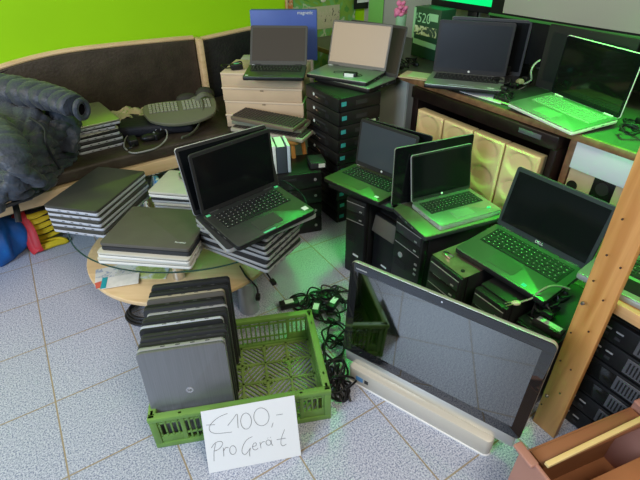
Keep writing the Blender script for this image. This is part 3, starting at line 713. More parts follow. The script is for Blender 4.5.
# ------------------------------------------------------------------ towers
CASE = mat('black_tower_case', (.016, .016, .016), .4, .2, noise=.25, nscale=10)
def tower(label, p, rz, w, h, D=.40, style='hp', top=None):
    t = thing('tower_computer', label, 'computer', (p.x, p.y, 0), rz, group='tower cases in the row along the pine post')
    b = MB(); b.box((w/2, D/2+.02, h/2), (w, D-.03, h), .004); b.build('case', CASE, t)
    if top:
        b = MB(); b.box((w/2, D/2, h+.0008), (w-.004, D-.02, .0015)); tp = b.build('top_plate', top, t, smooth=False)
        b = MB(); b.box((w*.25, .05, h+.008), (.045, .022, .012), .002); b.build('bracket', CHRO, t)
        b = MB(); b.cyl((w*.8, .035, h+.0025), .008, .003, 16); b.build('screw_hole', BLK, t)
    b = MB(); b.box((w/2, .016, h/2), (w-.002, .032, h-.004), .008); fb = b.build('front_bezel', BLK, t)
    if style == 'slant':
        b = MB(); b.box((w/2, -.002, h-.05), (w-.012, .02, .085), .006, rot=(R(-14), 0, 0)); b.build('slanted_panel', mat('warm_grey_panel', (.11, .10, .08), .4), t)
        b = MB(); b.box((w*.55, -.001, h*.26), (.035, .003, .008)); b.build('maker_badge', STW, t, smooth=False)
    else:
        for k in range(2):
            b = MB(); b.box((w/2, -.001, h-.045-k*.046), (w*.86, .005, .040), .002); dr = b.build('optical_drive', GRAPH if k == 0 else BLK, t)
            b = MB(); b.box((w*.78, -.0045, h-.052-k*.046), (.014, .003, .006)); b.build('eject_button', SILV, dr, smooth=False)
        for z_ in (h-.117, h-.021):
            b = MB(); b.box((w/2, -.002, z_), (w*.86, .003, .002)); b.build('silver_strip', SILV, t, smooth=False)
        b = MB()
        for k in range(4): b.box((w*.3+.0*k, -.002, h*.52-k*.010), (w*.4, .003, .003))
        b.build('vent_grille', GRAPH, t, smooth=False)
        if style == 'hp':
            b = MB(); b.cyl((w*.3, -.002, h*.60), .013, .004, 24, rot=(PI/2, 0, 0)); b.build('maker_badge', SILV, t)
            b = MB()
            for k in range(3): b.box((w*.86, -.002, h*.62-k*.026), (.014, .004, .008))
            b.build('port', SILV, t, smooth=False)
        elif style == 'dell':
            b = MB(); b.box((w*.6, -.001, h*.28), (.032, .003, .010), rot=(0, R(8), 0)); b.build('maker_badge', STW, t, smooth=False)
        else:
            b = MB(); b.box((w*.30, -.001, h-.062), (.042, .003, .010)); b.build('maker_badge', SILV, t, smooth=False)
            b = MB(); b.box((w*.24, -.001, h-.080), (.036, .003, .006)); b.build('badge_bar', STW, t, smooth=False)
            b = MB(); b.poly([(w*.62, h-.066), (w*.80, h-.052), (w*.62, h-.052)], 0, .003, M=Matrix(((1, 0, 0, 0), (0, 0, -1, .0), (0, 1, 0, 0), (0, 0, 0, 1)))); b.build('power_button', SILV, t, smooth=False)
    return t
tower('slim black tower case, leftmost of the row beside the desktop column', Vector((.123, 1.845, 0)), -41, .115, .43, style='dell')
tower('tower case with slanted warm grey front panel between two taller black cases', Vector((.257, 1.812, 0)), -54, .160, .36, style='slant')
tower('black tower case with round silver badge and two drives under the nested laptops', Vector((.329, 1.664, 0)), -59, .180, .43, style='hp')
tower('tower case with bare steel top plate left of the large black laptop', Vector((.424, 1.400, 0)), -60.4, .172, .415, style='plain', top=STEEL)
tower('black tower case with pale lettering under the front corner of the large black laptop', Vector((.548, 1.228, 0)), -58, .142, .40, style='lenovo', D=.36)
tower('low dark case with green lit rim, rightmost of the tower row by the post', Vector((.674, 1.130, 0)), -57, .150, .335, style='plain', D=.35, top=mat('green_lit_top', (.02, .05, .025), .3, .3))  # green light on the case top put into the plate colour

# ------------------------------------------------------------------ pine shelf unit with post
sh = thing('pine_shelf_unit', 'pine shelf unit with screw studded upright post at the right', 'shelf', (0, 0, 0), math.degrees(GA))
pg0, pv = 1.137, .412
def rel(g, v, z): return (g, v, z)
PL = at(531, 424, 0); PRt = at(552, 433, 0)
g_l, v_l = PL.dot(GX), PL.dot(GY); g_r, v_r = PRt.dot(GX), PRt.dot(GY)
PW = .092; v_l, v_r = .384+.046, .384-.046
b = MB(); b.box(((g_l+g_r)/2+.012, .372, .95), (.024, PW-.008, 1.9), .003); b.bm.transform(Matrix.Translation((0, .363, 0)) @ Matrix.Rotation(R(-1.3), 4, 'X') @ Matrix.Translation((0, -.363, 0)))
post = b.build('upright_post', PINE, sh)
b = MB()
for k, (z, s) in enumerate(((.34, .2), (.335, -.2), (.46, .25), (.50, -.2), (.62, -.2), (.66, .25), (.75, .2), (.735, -.25), (.12, .2), (.22, -.2), (.86, .2), (.95, -.2))):
    b.cyl((g_l+.000, (v_l+v_r)/2+s*PW, z), .0028, .003, 12, rot=(0, PI/2, 0))
b.build('screw_holes', mat('dark_screw_hole', (.05, .025, .015), .5), sh)
for z, s in ((.575, .28), (.96, .0), (.17, .15)):
    b = MB(); b.cyl((g_l-.001, (v_l+v_r)/2+s*PW, z), .006, .006, 16, .004, rot=(0, -PI/2, 0)); b.build('bolt_head', mat('grey_bolt', (.2, .19, .18), .4, .7), sh)
sz = .572
b = MB(); b.box((1.41, .04, sz-.015), (.36, .76, .022), .002); b.build('shelf_board', PINEX, sh)
b = MB(); b.box((1.225, .04, sz-.016), (.02, .76, .038), .003); b.build('shelf_rail', wood('pine_rail', (.6, .33, .13), (.76, .47, .22), (30, 2.2, 30)), sh)
b = MB(); b.box((1.58, (v_l+v_r)/2, .95), (.024, PW, 1.9), .003); b.build('upright_post', PINE, sh)
b = MB(); b.box((1.37, (v_l+v_r)/2, .535), (.44, .03, .03), .003); b.build('cross_rail', PINEX, sh)
# laptop M
mfl = at(577, 271, sz+.022); mrz = -52
Mw, Md = .34, .235
d1 = Vector((math.cos(R(mrz)), math.sin(R(mrz)), 0)); d2 = Vector((-math.sin(R(mrz)), math.cos(R(mrz)), 0))
hp = mfl+d1*(Mw/2)+d2*Md
make_open('open silver laptop with green lit deck on the pine shelf right of the post', (hp.x, hp.y, sz-.003), mrz, 0, 0, 115, Mw, Md, .022, deck=DECKS, shell=SILV, rim=SILV, scr=SCRB, keybed=GRAPH, pad=BLK)

# computers behind and below the post
sp_ = mat('grille_grey', (.09, .09, .10), .45)
for k in range(6):
    t = thing('desktop_computer', 'black desktop with ribbed grille, %s in the stack under the shelf' % ('lowest', 'second from the floor', 'third from the floor', 'third from the top', 'second from the top', 'topmost')[k], 'computer', gv(1.25, .225+(.0, .003, -.002, .004, 0, -.003)[k], k*.082), math.degrees(GA)-90, group='desktops stacked under the pine shelf')
    W = .42; h = .081
    b = MB(); b.box((0, .17, h/2), (W, .30, h-.003), .003); b.build('case', CASE, t)
    b = MB(); b.box((0, .012, h/2), (W, .022, h-.004), .006); bz = b.build('front_bezel', BLK, t)
    b = MB(); b.box((.0, -.001, h*.52), (.105, .004, h*.72), .002)
    b.mi = 1
    for j in range(9): b.box((-.040+j*.010, -.004, h*.52), (.004, .002, h*.5))
    b.build('vent_grille', [sp_, BLK], bz, smooth=False)
    b = MB(); b.cyl((.085, -.002, h*.45), .013, .005, 20, rot=(PI/2, 0, 0)); b.build('power_button', SILV, bz)
    if k in (0, 1, 4, 5):
        b = MB()
        for j in range(3): b.box((-.175+j*.036, -.001, h*.62), (.022, .002, .005), rot=(0, 0, 0))
        b.mi = 1
        for j in range(3): b.box((-.175+j*.036, -.001, h*.34), (.016, .002, .010))
        b.build('port_row', [SILV, GRAPH], bz, smooth=False)
    else:
        b = MB(); b.box((-.12, -.001, h*.5), (.15, .003, h*.7), .001); b.build('drive_cover', mat('glossy_black_cover', (.008, .009, .009), .12), bz)

# ------------------------------------------------------------------ pink brown bin, bottom right
PINKM = mat('pink_brown_plastic', (.43, .21, .16), .45, noise=.06, nscale=5)
BRN = mat('brown_plastic', (.30, .13, .06), .45, noise=.08, nscale=5)
zr = .30
fl_ = at(521, 447, zr); frr = at(637, 399, zr)
bw = (frr-fl_).length; ang = math.degrees(math.atan2(frr.y-fl_.y, frr.x-fl_.x))
bn = thing('storage_bin', 'open pink brown plastic bin in the bottom right corner', 'bin', (fl_.x, fl_.y, 0), ang)
BD = .34
b = MB()
b.box((.006, -BD/2, zr/2), (.012, BD, zr), .005, seg=3); b.build('left_wall', PINKM, bn)
b = MB(); b.box((bw-.006, -BD/2, zr/2), (.012, BD, zr), .005, seg=3); b.build('right_wall', PINKM, bn)
b = MB(); b.box((bw/2, -.006, zr/2-.015), (bw-.02, .012, zr-.03), .004); b.build('back_wall', BRN, bn)
b = MB(); b.box((bw/2, -BD+.006, zr/2-.03), (bw-.02, .012, zr-.06), .004); b.build('front_wall', PINKM, bn)
b = MB(); b.box((bw/2, -BD/2, .008), (bw-.02, BD-.02, .016), .003); b.build('bottom', BRN, bn)
b = MB(); b.box((bw/2+.004, -.035, zr-.03), (bw-.05, .05, .022), .005); b.build('inner_ledge', BRN, bn)
b = MB(); b.box((-.001, -.02, zr-.02), (.006, .05, .012), .004); b.box((0, -.02, zr-.005), (.028, .07, .012), .005, seg=3); b.build('rim_lip', PINKM, bn)
b = MB(); b.box((bw, -BD*.5, zr-.003), (.03, BD, .012), .005, seg=3); b.build('rim_lip', PINKM, bn)
s0 = at(546, 466, zr+.006); s1 = at(645, 418, zr+.006)
st = thing('wooden_lath', 'pale wooden lath lying across the pink brown bin', 'lath', (s0+s1)/2, math.degrees(math.atan2(s1.y-s0.y, s1.x-s0.x)))
b = MB(); b.box((0, 0, .004), ((s1-s0).length, .014, .012), .002); b.build('strip', wood('pale_lath', (.7, .52, .2), (.8, .62, .3), (3, 30, 30)), st)
bb = thing('brown_box', 'reddish brown box inside the pink brown bin', 'box', (fl_.x, fl_.y, 0), ang)
b = MB(); b.box((bw*.60, -.205, .10), (.24, .20, .165), .006); b.build('box_body', mat('reddish_brown_card', (.36, .14, .05), .5, noise=.1, nscale=6), bb)
b = MB(); b.box((bw*.60, -.205, .187), (.244, .204, .01), .002); b.build('box_lid', mat('reddish_brown_lid', (.40, .17, .07), .5, noise=.1, nscale=6), bb)
yl = at(541, 440, .16)
o = MB(); o.ball((0, 0, 0), .028, (1.3, 1, .6)); o = o.build('yellow_bag_corner', mat('yellow_plastic', (.75, .62, .12), .45)); o.location = (.66, .775, .018); o.name = 'yellow_sponge'
tag(o, 'yellow sponge on the floor between the post foot and the bin', 'sponge')

# ------------------------------------------------------------------ black desktops behind the open pair
for k in range(4):
    t = thing('desktop_computer', 'flat black desktop, %s of the low pile between bench and desktop column' % ('bottom', 'second from bottom', 'second from top', 'top')[k], 'computer', (-.150, 2.165, k*.097), 16+(0, 1, -1, 0)[k], group='low pile of flat desktops')
    b = MB(); b.box((0, .115, .048), (.335, .225, .094), .003); b.build('case', CASE, t)
    b = MB(); b.box((0, .0, .048), (.333, .02, .090), .006); bz = b.build('front_bezel', BLK, t)
    b = MB(); b.box((-.05, -.011, .065), (.15, .003, .012), .001); b.build('optical_drive', GRAPH, bz)
    b = MB(); b.cyl((.13, -.011, .05), .008, .003, 16, rot=(PI/2, 0, 0)); b.build('power_button', SILV, bz)
sb = thing('small_black_box', 'small black box with pale label on the low desktop pile beside the column', 'box', (-.005, 2.225, .389), 12)
b = MB(); b.box((0, .05, .018), (.085, .11, .034), .004); b.build('casing', GRAPH, sb)
b = MB(); b.box((.018, -.006, .018), (.035, .002, .022)); b.build('label', STW, sb, smooth=False)
# books
for k, (dx, w, h_, m, lb) in enumerate(((0, .022, .155, STW, 'white spined folder standing left of the dark book on the low pile'), (.040, .052, .148, mat('slate_book', (.05, .065, .08), .5), 'thick slate coloured book standing on the low desktop pile'), (.078, .016, .150, mat('pale_blue_book', (.5, .6, .68), .5), 'thin pale blue book standing right of the slate book'))):
    p = at(275, 176, .389)
    t = thing('book', lb, 'book', (p.x+dx*.97, p.y+dx*.25+.02, .389), 14, group='books on the low pile')
    b = MB(); b.box((0, .07, h_/2), (w, .14, h_), .002); b.build('cover', m, t)
    b = MB(); b.box((0, .071, h_/2+.001), (w*.75, .136, h_), .0); b.build('pages', PAPER, t)
# stool with keyboards
stl = thing('wooden_stool', 'wooden stool with curved orange legs carrying old keyboards', 'stool', (-.27, 2.505, 0), -24)
b = MB(); b.slab(.40, .17, .02, .03, (0, 0, .468), .004); b.build('seat', PINEX, stl)
for sx in (-1, 1):
    for sy in (-1, 1):
        b = MB(); b.tube([(sx*.16, sy*.06, .470), (sx*.165, sy*.065, .42), (sx*.175, sy*.07, .3), (sx*.17, sy*.07, .15), (sx*.175, sy*.075, .0)], .013, 10, 4); b.build('leg', PINE, stl)
def kboard(label, p, rz, m, km, z, rx=0, ergo=False, wd=.44):
    t = thing('computer_keyboard', label, 'keyboard', (p[0], p[1], z), rz, rx, group='old loose keyboards')
    if ergo:
        t.scale = (.90, .80, 1)
        b = MB(); pts = [(-.235, .0), (-.20, -.10), (-.10, -.165), (0, -.18), (.10, -.165), (.20, -.10), (.235, .0), (.225, .12), (.1, .125), (0, .12), (-.1, .125), (-.225, .10)]
        pts = [tuple(q_[:2]) for q_ in catmull([Vector((a, c, 0)) for a, c in pts+[pts[0]]], 3)][:-1]
        b.poly(pts, 0, .022, bev=.006); b.build('housing', m, t)
        for sx in (-1, 1):
            b = MB()
            for r_ in range(5):
                for c_ in range(8): b.box((sx*(.025+c_*.0235), .092-r_*.024-.04*abs(c_-3.5)*.03, .025), (.018, .017, .007), .001, seg=1)
            b.build('key_block', km, t)
    else:
        b = MB(); b.box((0, 0, .012), (wd, .15, .022), .005); b.build('housing', m, t)
        b = MB()
        for r_ in range(6):
            for c_ in range(20): b.box((-wd*.46+c_*wd*.0485, .055-r_*.0215, .026), (wd*.040, .017, .008), .001, seg=1)
        b.build('keys', km, t)
    return t
KD = mat('dark_brown_keys', (.05, .04, .035), .5); KG = mat('dusty_grey_green_plastic', (.22, .23, .17), .5); KB_ = mat('dusty_brown_plastic', (.16, .125, .09), .5)
kboard('old beige grey keyboard at the bottom of the keyboards on the stool', (-.27, 2.49), -24, mat('old_beige_plastic', (.38, .35, .28), .5), KD, .489, wd=.46)
kboard('old dusty dark keyboard crossing on top of the keyboards on the stool', (-.275, 2.545), -21, KG, KB_, .521, 3)
kboard('brown keyboard lying between the other two on the stool', (-.285, 2.49), -29, KB_, KD, .556, 3, wd=.42)

# ------------------------------------------------------------------ things on the bench
zz = stack_on(-1.315, 2.50, .456, [
    (.37, .245, .028, GRAPH, SIDE, None, 128, .01, -.01, 'silver edged laptop at the bottom of the bench pile beside the jacket'),
    (.37, .25, .028, GRAPH, SIDE, None, 129, .0, .0, 'silver edged laptop, second from the bottom of the bench pile'),
    (.365, .245, .028, BLK2, SIDE, None, 127, -.004, .004, 'silver edged laptop, third from the bottom of the bench pile'),
    (.36, .24, .010, CREAM, WHT, None, 131, -.010, .0, 'thin cream tablet slab in the middle of the bench pile'),
    (.36, .24, .026, BLK2, SIDE, None, 124, -.004, .0, 'silver edged laptop directly beneath the lime reflecting one on the bench'),
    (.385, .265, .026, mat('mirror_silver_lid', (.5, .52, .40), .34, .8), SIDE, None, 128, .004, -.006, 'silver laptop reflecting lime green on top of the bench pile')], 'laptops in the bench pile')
e0 = at(181, 112, .56)
kboard('curved ergonomic keyboard in dusty grey lying on black electronics on the bench', (e0.x-.005, e0.y+.02), 19, mat('dusty_olive_plastic', (.15, .155, .105), .5), mat('pale_grey_keys', (.30, .31, .24), .5), .552, 15, True)
bg = thing('laptop_bag', 'black laptop bag on the bench beneath the ergonomic keyboard', 'bag', (-.99, 2.62, .456), 14)
b = MB(); b.box((.02, .04, .035), (.42, .26, .066), .022, seg=3); b.build('bag_body', mat('black_nylon', (.012, .013, .02), .6, bump=.4, bscale=40), bg)
b = MB(); b.tube([(.18, .12, .08), (.26, .12, .13), (.30, .03, .12), (.27, -.07, .05), (.22, -.13, .012), (.16, -.17, .006)], .02, 8, 5, flat=.3); b.build('shoulder_strap', mat('grey_green_webbing', (.12, .13, .09), .7), bg)
b = MB()
for dx in (0, .03): b.box((.02+dx, -.092, .04), (.010, .004, .010), .001)
b.build('clasp', CHRO, bg)
# folded black bag behind
b2 = thing('backpack', 'crumpled dark backpack at the bench end beside the cardboard boxes', 'bag', (-.76, 2.85, .456), 20)
b = MB(); b.ball((0, 0, .07), .09, (1.0, .8, .85)); b.ball((.05, .02, .13), .07, (.9, .7, .8)); b.ball((-.06, .03, .12), .06, (1.2, .7, .6)); b.build('bag_body', mat('dark_olive_fabric', (.035, .034, .028), .7, bump=.6, bscale=25), b2)
b = MB(); b.tube([(-.03, -.08, .13), (.03, -.085, .17), (.09, -.05, .13), (.11, -.03, .04)], .016, 8, 5, flat=.35); b.build('strap', mat('grey_green_webbing', (0, 0, 0)), b2)
# cloth
def sheet(ctrl, nu, nv, disp, thick, name, m, parent=None, sub=0):
    rows = [catmull([Vector(p) for p in r_], nu) for r_ in ctrl]; nc = len(rows[0]); cols = []
    for i in range(nc): cols.append(catmull([r_[i] for r_ in rows], nv))
    nr = len(cols[0]); bm = bmesh.new(); G = [[None]*nr for _ in range(nc)]
    for i in range(nc):
        for j in range(nr):
            p = cols[i][j]; du = cols[min(i+1, nc-1)][j]-cols[max(i-1, 0)][j]; dv = cols[i][min(j+1, nr-1)]-cols[i][max(j-1, 0)]
            n = du.cross(dv)
            if n.length > 1e-9: n.normalize()
            G[i][j] = bm.verts.new(p+n*disp(i/(nc-1), j/(nr-1)))
    for i in range(nc-1):
        for j in range(nr-1): bm.faces.new((G[i][j], G[i+1][j], G[i+1][j+1], G[i][j+1]))
    me = bpy.data.meshes.new(name); bm.to_mesh(me); bm.free(); me.materials.append(m); me.shade_smooth()
    o = bpy.data.objects.new(name, me); COL.objects.link(o)
    if parent: o.parent = parent
    s = o.modifiers.new('solid', 'SOLIDIFY'); s.thickness = thick; s.offset = 0
    return o
cl = thing('cloth', 'crumpled cream and green cloth on the bench between laptop pile and ergonomic keyboard', 'cloth', (-1.15, 2.72, .456), 20)
ctrl = [[(-.13+.09*i, -.06+.06*j, .03+.05*abs(math.sin(i*1.7+j*2.1))) for i in range(5)] for j in range(4)]
sheet(ctrl, 5, 5, lambda u, v: .012*math.sin(u*23+v*7)+.008*math.sin(v*31-u*9), .006, 'fabric', blotch('cream_green_cloth', [(0, (.5, .44, .3)), (.54, (.3, .4, .16)), (.62, (.55, .5, .38))], 12, .8), cl)
# jumble of mice and cables on the bench
jm = thing('computer_mouse', 'black corded mouse with looped grey cable on the bench edge', 'mouse', at(150, 140, .46), 30)
b = MB(); b.ball((0, 0, .018), .035, (1.5, .95, .6)); b.build('mouse_body', BLK, jm)
b = MB(); b.cyl((.03, 0, .038), .005, .01, 12, rot=(PI/2, 0, 0)); b.build('scroll_wheel', SILV, jm)
def arc3(pts): return [at(x, y, z) for x, y, z in pts]
inv = Matrix.Translation(jm.location) @ Matrix.Rotation(R(30), 4, 'Z'); inv = inv.inverted()
b = MB(); b.tube([inv @ p for p in arc3([(127, 150, .462), (124, 146, .465), (126, 138, .47), (134, 130, .49), (146, 126, .50), (158, 126, .50), (166, 130, .49), (167, 137, .48), (163, 143, .465), (156, 148, .462), (146, 151, .461), (135, 153, .461), (129, 152, .461)])], .0045, 6, 5); b.build('cable', mat('grey_cable', (.3, .3, .28), .4), jm)
for k, (x, y, lb) in enumerate(((137, 133, 'small black gadget on the bench left of the mouse'), (158, 136, 'small black gadget with white tip right of the mouse on the bench'), (133, 142, 'black adapter block at the front of the bench clutter'), (144, 122, 'black box under the cream cloth edge on the bench'))):
    t = thing('black_gadget', lb, 'gadget', at(x, y, .47)-Vector((0, 0, .013)), 20+50*k, group='small gadgets on the bench')
    b = MB(); b.box((0, 0, .02), (.085, .05, .04), .010, seg=3); b.build('body', BLK, t)
    b = MB(); b.box((.045, 0, .022), (.012, .016, .010), .002); b.build('connector', STW if k % 2 else SILV, t)
    b = MB(); b.tube([(-.04, 0, .02), (-.07, .02, .012), (-.05, .05, .006), (.02, .055, .006), (.06, .04, .006)], .004, 6, 4); b.build('lead', CABLE, t)
# glasses on pile C
gp = thing('headset', 'thin grey headset with folded arms on the cream white laptop', 'headset', (-.60, 1.985, .459), -10)
b = MB(); b.tube([(-.07, -.02, .006), (-.09, .02, .012), (-.05, .055, .02), (.02, .06, .022), (.07, .03, .014), (.075, -.02, .006), (.03, -.045, .005), (-.03, -.04, .005), (-.07, -.02, .006)], .004, 8, 5); b.build('headband', mat('grey_metal', (.22, .22, .23), .3, .6), gp)
b = MB(); b.ball((.06, .01, .018), .022, (1, .6, .8)); b.build('ear_cup', GRAPH, gp)
b = MB(); b.tube([(-.05, .0, .005), (0, .02, .02), (.05, .0, .012)], .003, 6, 4); b.build('mic_arm', GRAPH, gp)
bp_ = thing('blue_packet', 'crumpled blue and white packet between the left pile and the white laptops', 'packet', at(156, 188, .40), 30)
b = MB(); b.box((0, 0, .035), (.03, .09, .09), .008, rot=(0, R(20), 0)); b.build('foil', blotch('blue_white_foil', [(0, (.03, .2, .5)), (.5, (.6, .65, .7)), (.6, (.05, .1, .2))], 30), bp_)
bp_.location.z = .371
# brochures on the lower shelf
for k, (x, y, z, w, h_, rz, m, lb) in enumerate(((116, 274, .2006, .17, .12, 20, blotch('brochure_a', [(0, (.68, .68, .66)), (.53, (.35, .4, .5)), (.6, (.7, .68, .6))], 18), 'printed white leaflet lying flat on the lower table shelf'),
    (121, 281, .206, .15, .075, 14, mat('brochure_b', (.74, .72, .68), .5, noise=.1, nscale=30), 'white brochure with teal spine at the front of the lower table shelf'),
    (145, 268, .2006, .23, .16, 0, blotch('brochure_c', [(0, (.35, .45, .12)), (.5, (.5, .55, .3)), (.6, (.6, .65, .7))], 14), 'green and grey leaflet under the glass top on the lower table shelf'),
    (103, 284, .2055, .06, .04, 30, mat('red_card', (.6, .12, .08), .5), 'small red card peeping out beside the teal brochure'))):
    t = thing('brochure', lb, 'brochure', at(x, y, z), rz, group='papers on the lower shelf')
    b = MB(); b.box((0, 0, .002), (w, h_, .004), .001); b.build('sheet', m, t, smooth=False)
    if k == 1:
        b = MB(); b.box((-w*.45, 0, .0045), (.022, h_, .001)); b.build('teal_band', mat('teal_print', (.02, .32, .38), .5), t, smooth=False)

# ------------------------------------------------------------------ jacket
JK = mat('navy_quilted_nylon', (.040, .050, .070), .48, noise=.15, nscale=12, bump=.9, bscale=30, sheen=.1)
JD = mat('jacket_lining', (.016, .018, .024), .6, bump=.4, bscale=20)
jk = thing('puffer_jacket', 'dark navy quilted puffer jacket draped over the left end of the bench', 'jacket', (0, 0, 0))
def quilt(n, amp):
    def f(u, v):
        ph = v*n+.55*math.sin(u*5.5+.6)+.25*math.sin(u*13)
        return amp*(abs(math.sin(ph*PI))**.45-.6)+.020*math.sin(u*11+v*3)*math.sin(v*6+1)+.010*math.sin(u*23-v*8)+.004*math.sin(u*61+v*17)
    return f
A = lambda x, y, z: at(x, y, z)
ctrl = [[A(-45, 84, .72), A(-10, 86, .74), A(20, 92, .75), A(45, 100, .74), A(64, 106, .72), A(76, 112, .66)],
        [A(-45, 115, .69), A(-10, 116, .71), A(18, 118, .73), A(42, 120, .71), A(62, 124, .67), A(79, 128, .60)],
        [A(-45, 150, .62), A(-12, 150, .66), A(12, 152, .68), A(36, 150, .64), A(58, 146, .59), A(77, 146, .52)],
        [A(-45, 182, .54), A(-14, 184, .58), A(10, 181, .60), A(34, 174, .56), A(54, 166, .51), A(70, 160, .468)],
        [A(-45, 214, .45), A(-14, 214, .47), A(8, 205, .48), A(30, 197, .475), A(47, 187, .47), A(58, 172, .466)]]
sheet(ctrl, 11, 22, quilt(10, .022), .03, 'jacket_body', JK, jk)
P = [p+Vector((0, 0, -.002)) for p in ctrl[-1]]+[ctrl[-2][-1], ctrl[-3][-1]]
b = MB(); b.tube(P, .009, 8, 6); b.build('hem', JD, jk)
def sleeve(path, r0, r1, rings, name, squash=.8, amp=.11):
    P = catmull([Vector(p) for p in path], 26); n = len(P); bm = bmesh.new(); rg = []; K = 28
    for i, p in enumerate(P):
        t = i/(n-1); d = (P[min(i+1, n-1)]-P[max(i-1, 0)]).normalized()
        U = Vector((0, 0, 1)); U = (U-d*U.dot(d)).normalized(); V = d.cross(U)
        row = []
        for k in range(K):
            a_ = 2*PI*k/K
            q_ = (r0+(r1-r0)*t)*(1-amp+amp*2*abs(math.sin((t*rings+.12*math.sin(a_*2))*PI))**.5*.6+.035*math.sin(3*a_+t*9)+.02*math.sin(7*a_-t*25))
            row.append(bm.verts.new(p+U*math.sin(a_)*q_*squash+V*math.cos(a_)*q_*1.15))
        rg.append(row)
    for x_, y_ in zip(rg, rg[1:]):
        for k in range(K): bm.faces.new((x_[k], x_[(k+1) % K], y_[(k+1) % K], y_[k]))
    bm.faces.new(rg[0][::-1]); bm.faces.new(rg[-1])
    m_ = MB(); m_.bm.free(); m_.bm = bm; return m_.build(name, JK, jk)
sleeve([A(-50, 97, .76), A(-20, 90, .79), A(8, 90, .80), A(35, 94, .80), A(58, 100, .79), A(75, 106, .78)], .100, .056, 12, 'sleeve', .88, .13)
c0, c1 = A(75, 107.5, .78), A(84, 110, .775)
dd = (c1-c0).normalized(); qd = dd.to_track_quat('Z', 'Y').to_euler()
b = MB(); Rq = dd.to_track_quat('Z', 'Y').to_matrix()
ring = [c0+(c1-c0)*.75+Rq @ Vector((.034*math.cos(a_), .040*math.sin(a_), 0)) for a_ in [2*PI*j/28 for j in range(29)]]
b.tube(ring, .013, 10, 1); b.build('cuff', JK, jk)
b = MB(); b.cyl(c0+(c1-c0)*.40, .036, .004, 28, rot=qd); b.build('cuff_opening', mat('shaded_cuff_lining', (.004, .004, .006), .9, spec=.1), jk)  # dark disc, the shade inside the sleeve is in its colour
sleeve([A(-30, 118, .74), A(-8, 128, .74), A(6, 142, .72), A(14, 158, .68), A(24, 172, .62), A(38, 182, .55)], .075, .045, 10, 'second_sleeve', .7)
sleeve([A(58, 112, .70), A(66, 124, .66), A(69, 138, .60), A(68, 152, .54)], .058, .040, 5, 'side_panel', .6, .08)
b = MB(); b.tube([A(30, 118, .745), A(44, 128, .72), A(46, 142, .68), A(52, 156, .60), A(60, 168, .50)], .006, 6, 6); b.build('zip', JD, jk)
b = MB(); p0 = at(14, 198, .42); p1 = at(19, 222, .33); b.tube([p0, (p0+p1)/2, p1], .014, 8, 3, flat=.35); b.build('hanging_strap', GRAPH, jk)

# ------------------------------------------------------------------ bags under the bench
BLU = mat('blue_bag_fabric', (.008, .10, .36), .45, noise=.15, nscale=8, bump=.5, bscale=10)
bl_ = thing('blue_bag', 'crumpled bright blue carrier bag on the floor below the bench', 'bag', (-1.80, 2.01, 0), 0)
bm = bmesh.new(); bmesh.ops.create_icosphere(bm, subdivisions=5, radius=1)
for v in bm.verts:
    p = v.co; th = math.atan2(p.y, p.x)
    r_ = 1+.07*math.sin(5*th+2*p.z)+.05*math.sin(9*th-4*p.z)+.04*math.sin(14*p.x+9*p.y)
    v.co = Vector((p.x*.20*r_, p.y*.17*r_, (max(p.z, -.55)+.55)*.165*(1+.08*math.sin(7*th))))
mb = MB(); mb.bm.free(); mb.bm = bm; mb.build('bag_body', BLU, bl_)
b = MB(); b.tube([(.02, -.08, .20), (.06, -.12, .24), (.11, -.08, .22), (.13, -.02, .15)], .008, 8, 5, flat=.4); b.build('handle', BLU, bl_)
rd = thing('red_strap_bundle', 'folded red fabric strap between the blue bag and yellow straps', 'strap', (-1.59, 2.035, 0), 0)
RED = mat('red_webbing', (.55, .03, .04), .5, noise=.15)
for k in range(2):
    b = MB(); b.tube([(-.07+.03*k, .10, .17), (-.05+.03*k, .05, .19), (-.0+.02*k, .02, .12), (.03+.015*k, -.02, .04), (.05, -.03+.01*k, .012)], .03, 8, 6, flat=.35); b.build('fold', RED, rd)
yw = thing('yellow_strap_bundle', 'bundle of black and yellow folded straps under the bench edge', 'strap', at(46, 232, .06), 0)
yw.location.z = 0
YEL = mat('yellow_webbing', (.72, .52, .02), .5, noise=.15)
for k in range(5):
    b = MB(); z = .035+.035*k
    b.tube([(-.085+.008*k, -.005+.01*k, z), (-.05, -.04, z+.01), (.0, -.03, z+.012), (.06-.004*k, .02, z+.02), (.05, .05, z+.01)], .016, 8, 5, flat=.45); b.build('yellow_fold', YEL, yw)
    b = MB(); b.tube([(-.09+.008*k, .01+.01*k, z+.018), (-.05, -.02, z+.026), (.0, -.01, z+.028), (.05, .03, z+.032)], .014, 8, 5, flat=.5); b.build('black_fold', BLK, yw)
b = MB(); b.tube([(-.04, -.07, .02), (-.03, -.10, .018), (.02, -.09, .022), (.07, -.05, .022), (.11, -.02, .018), (.07, -.02, .030), (.01, -.05, .03), (-.03, -.06, .03)], .018, 8, 5, flat=.5); b.build('loose_loop', YEL, yw)

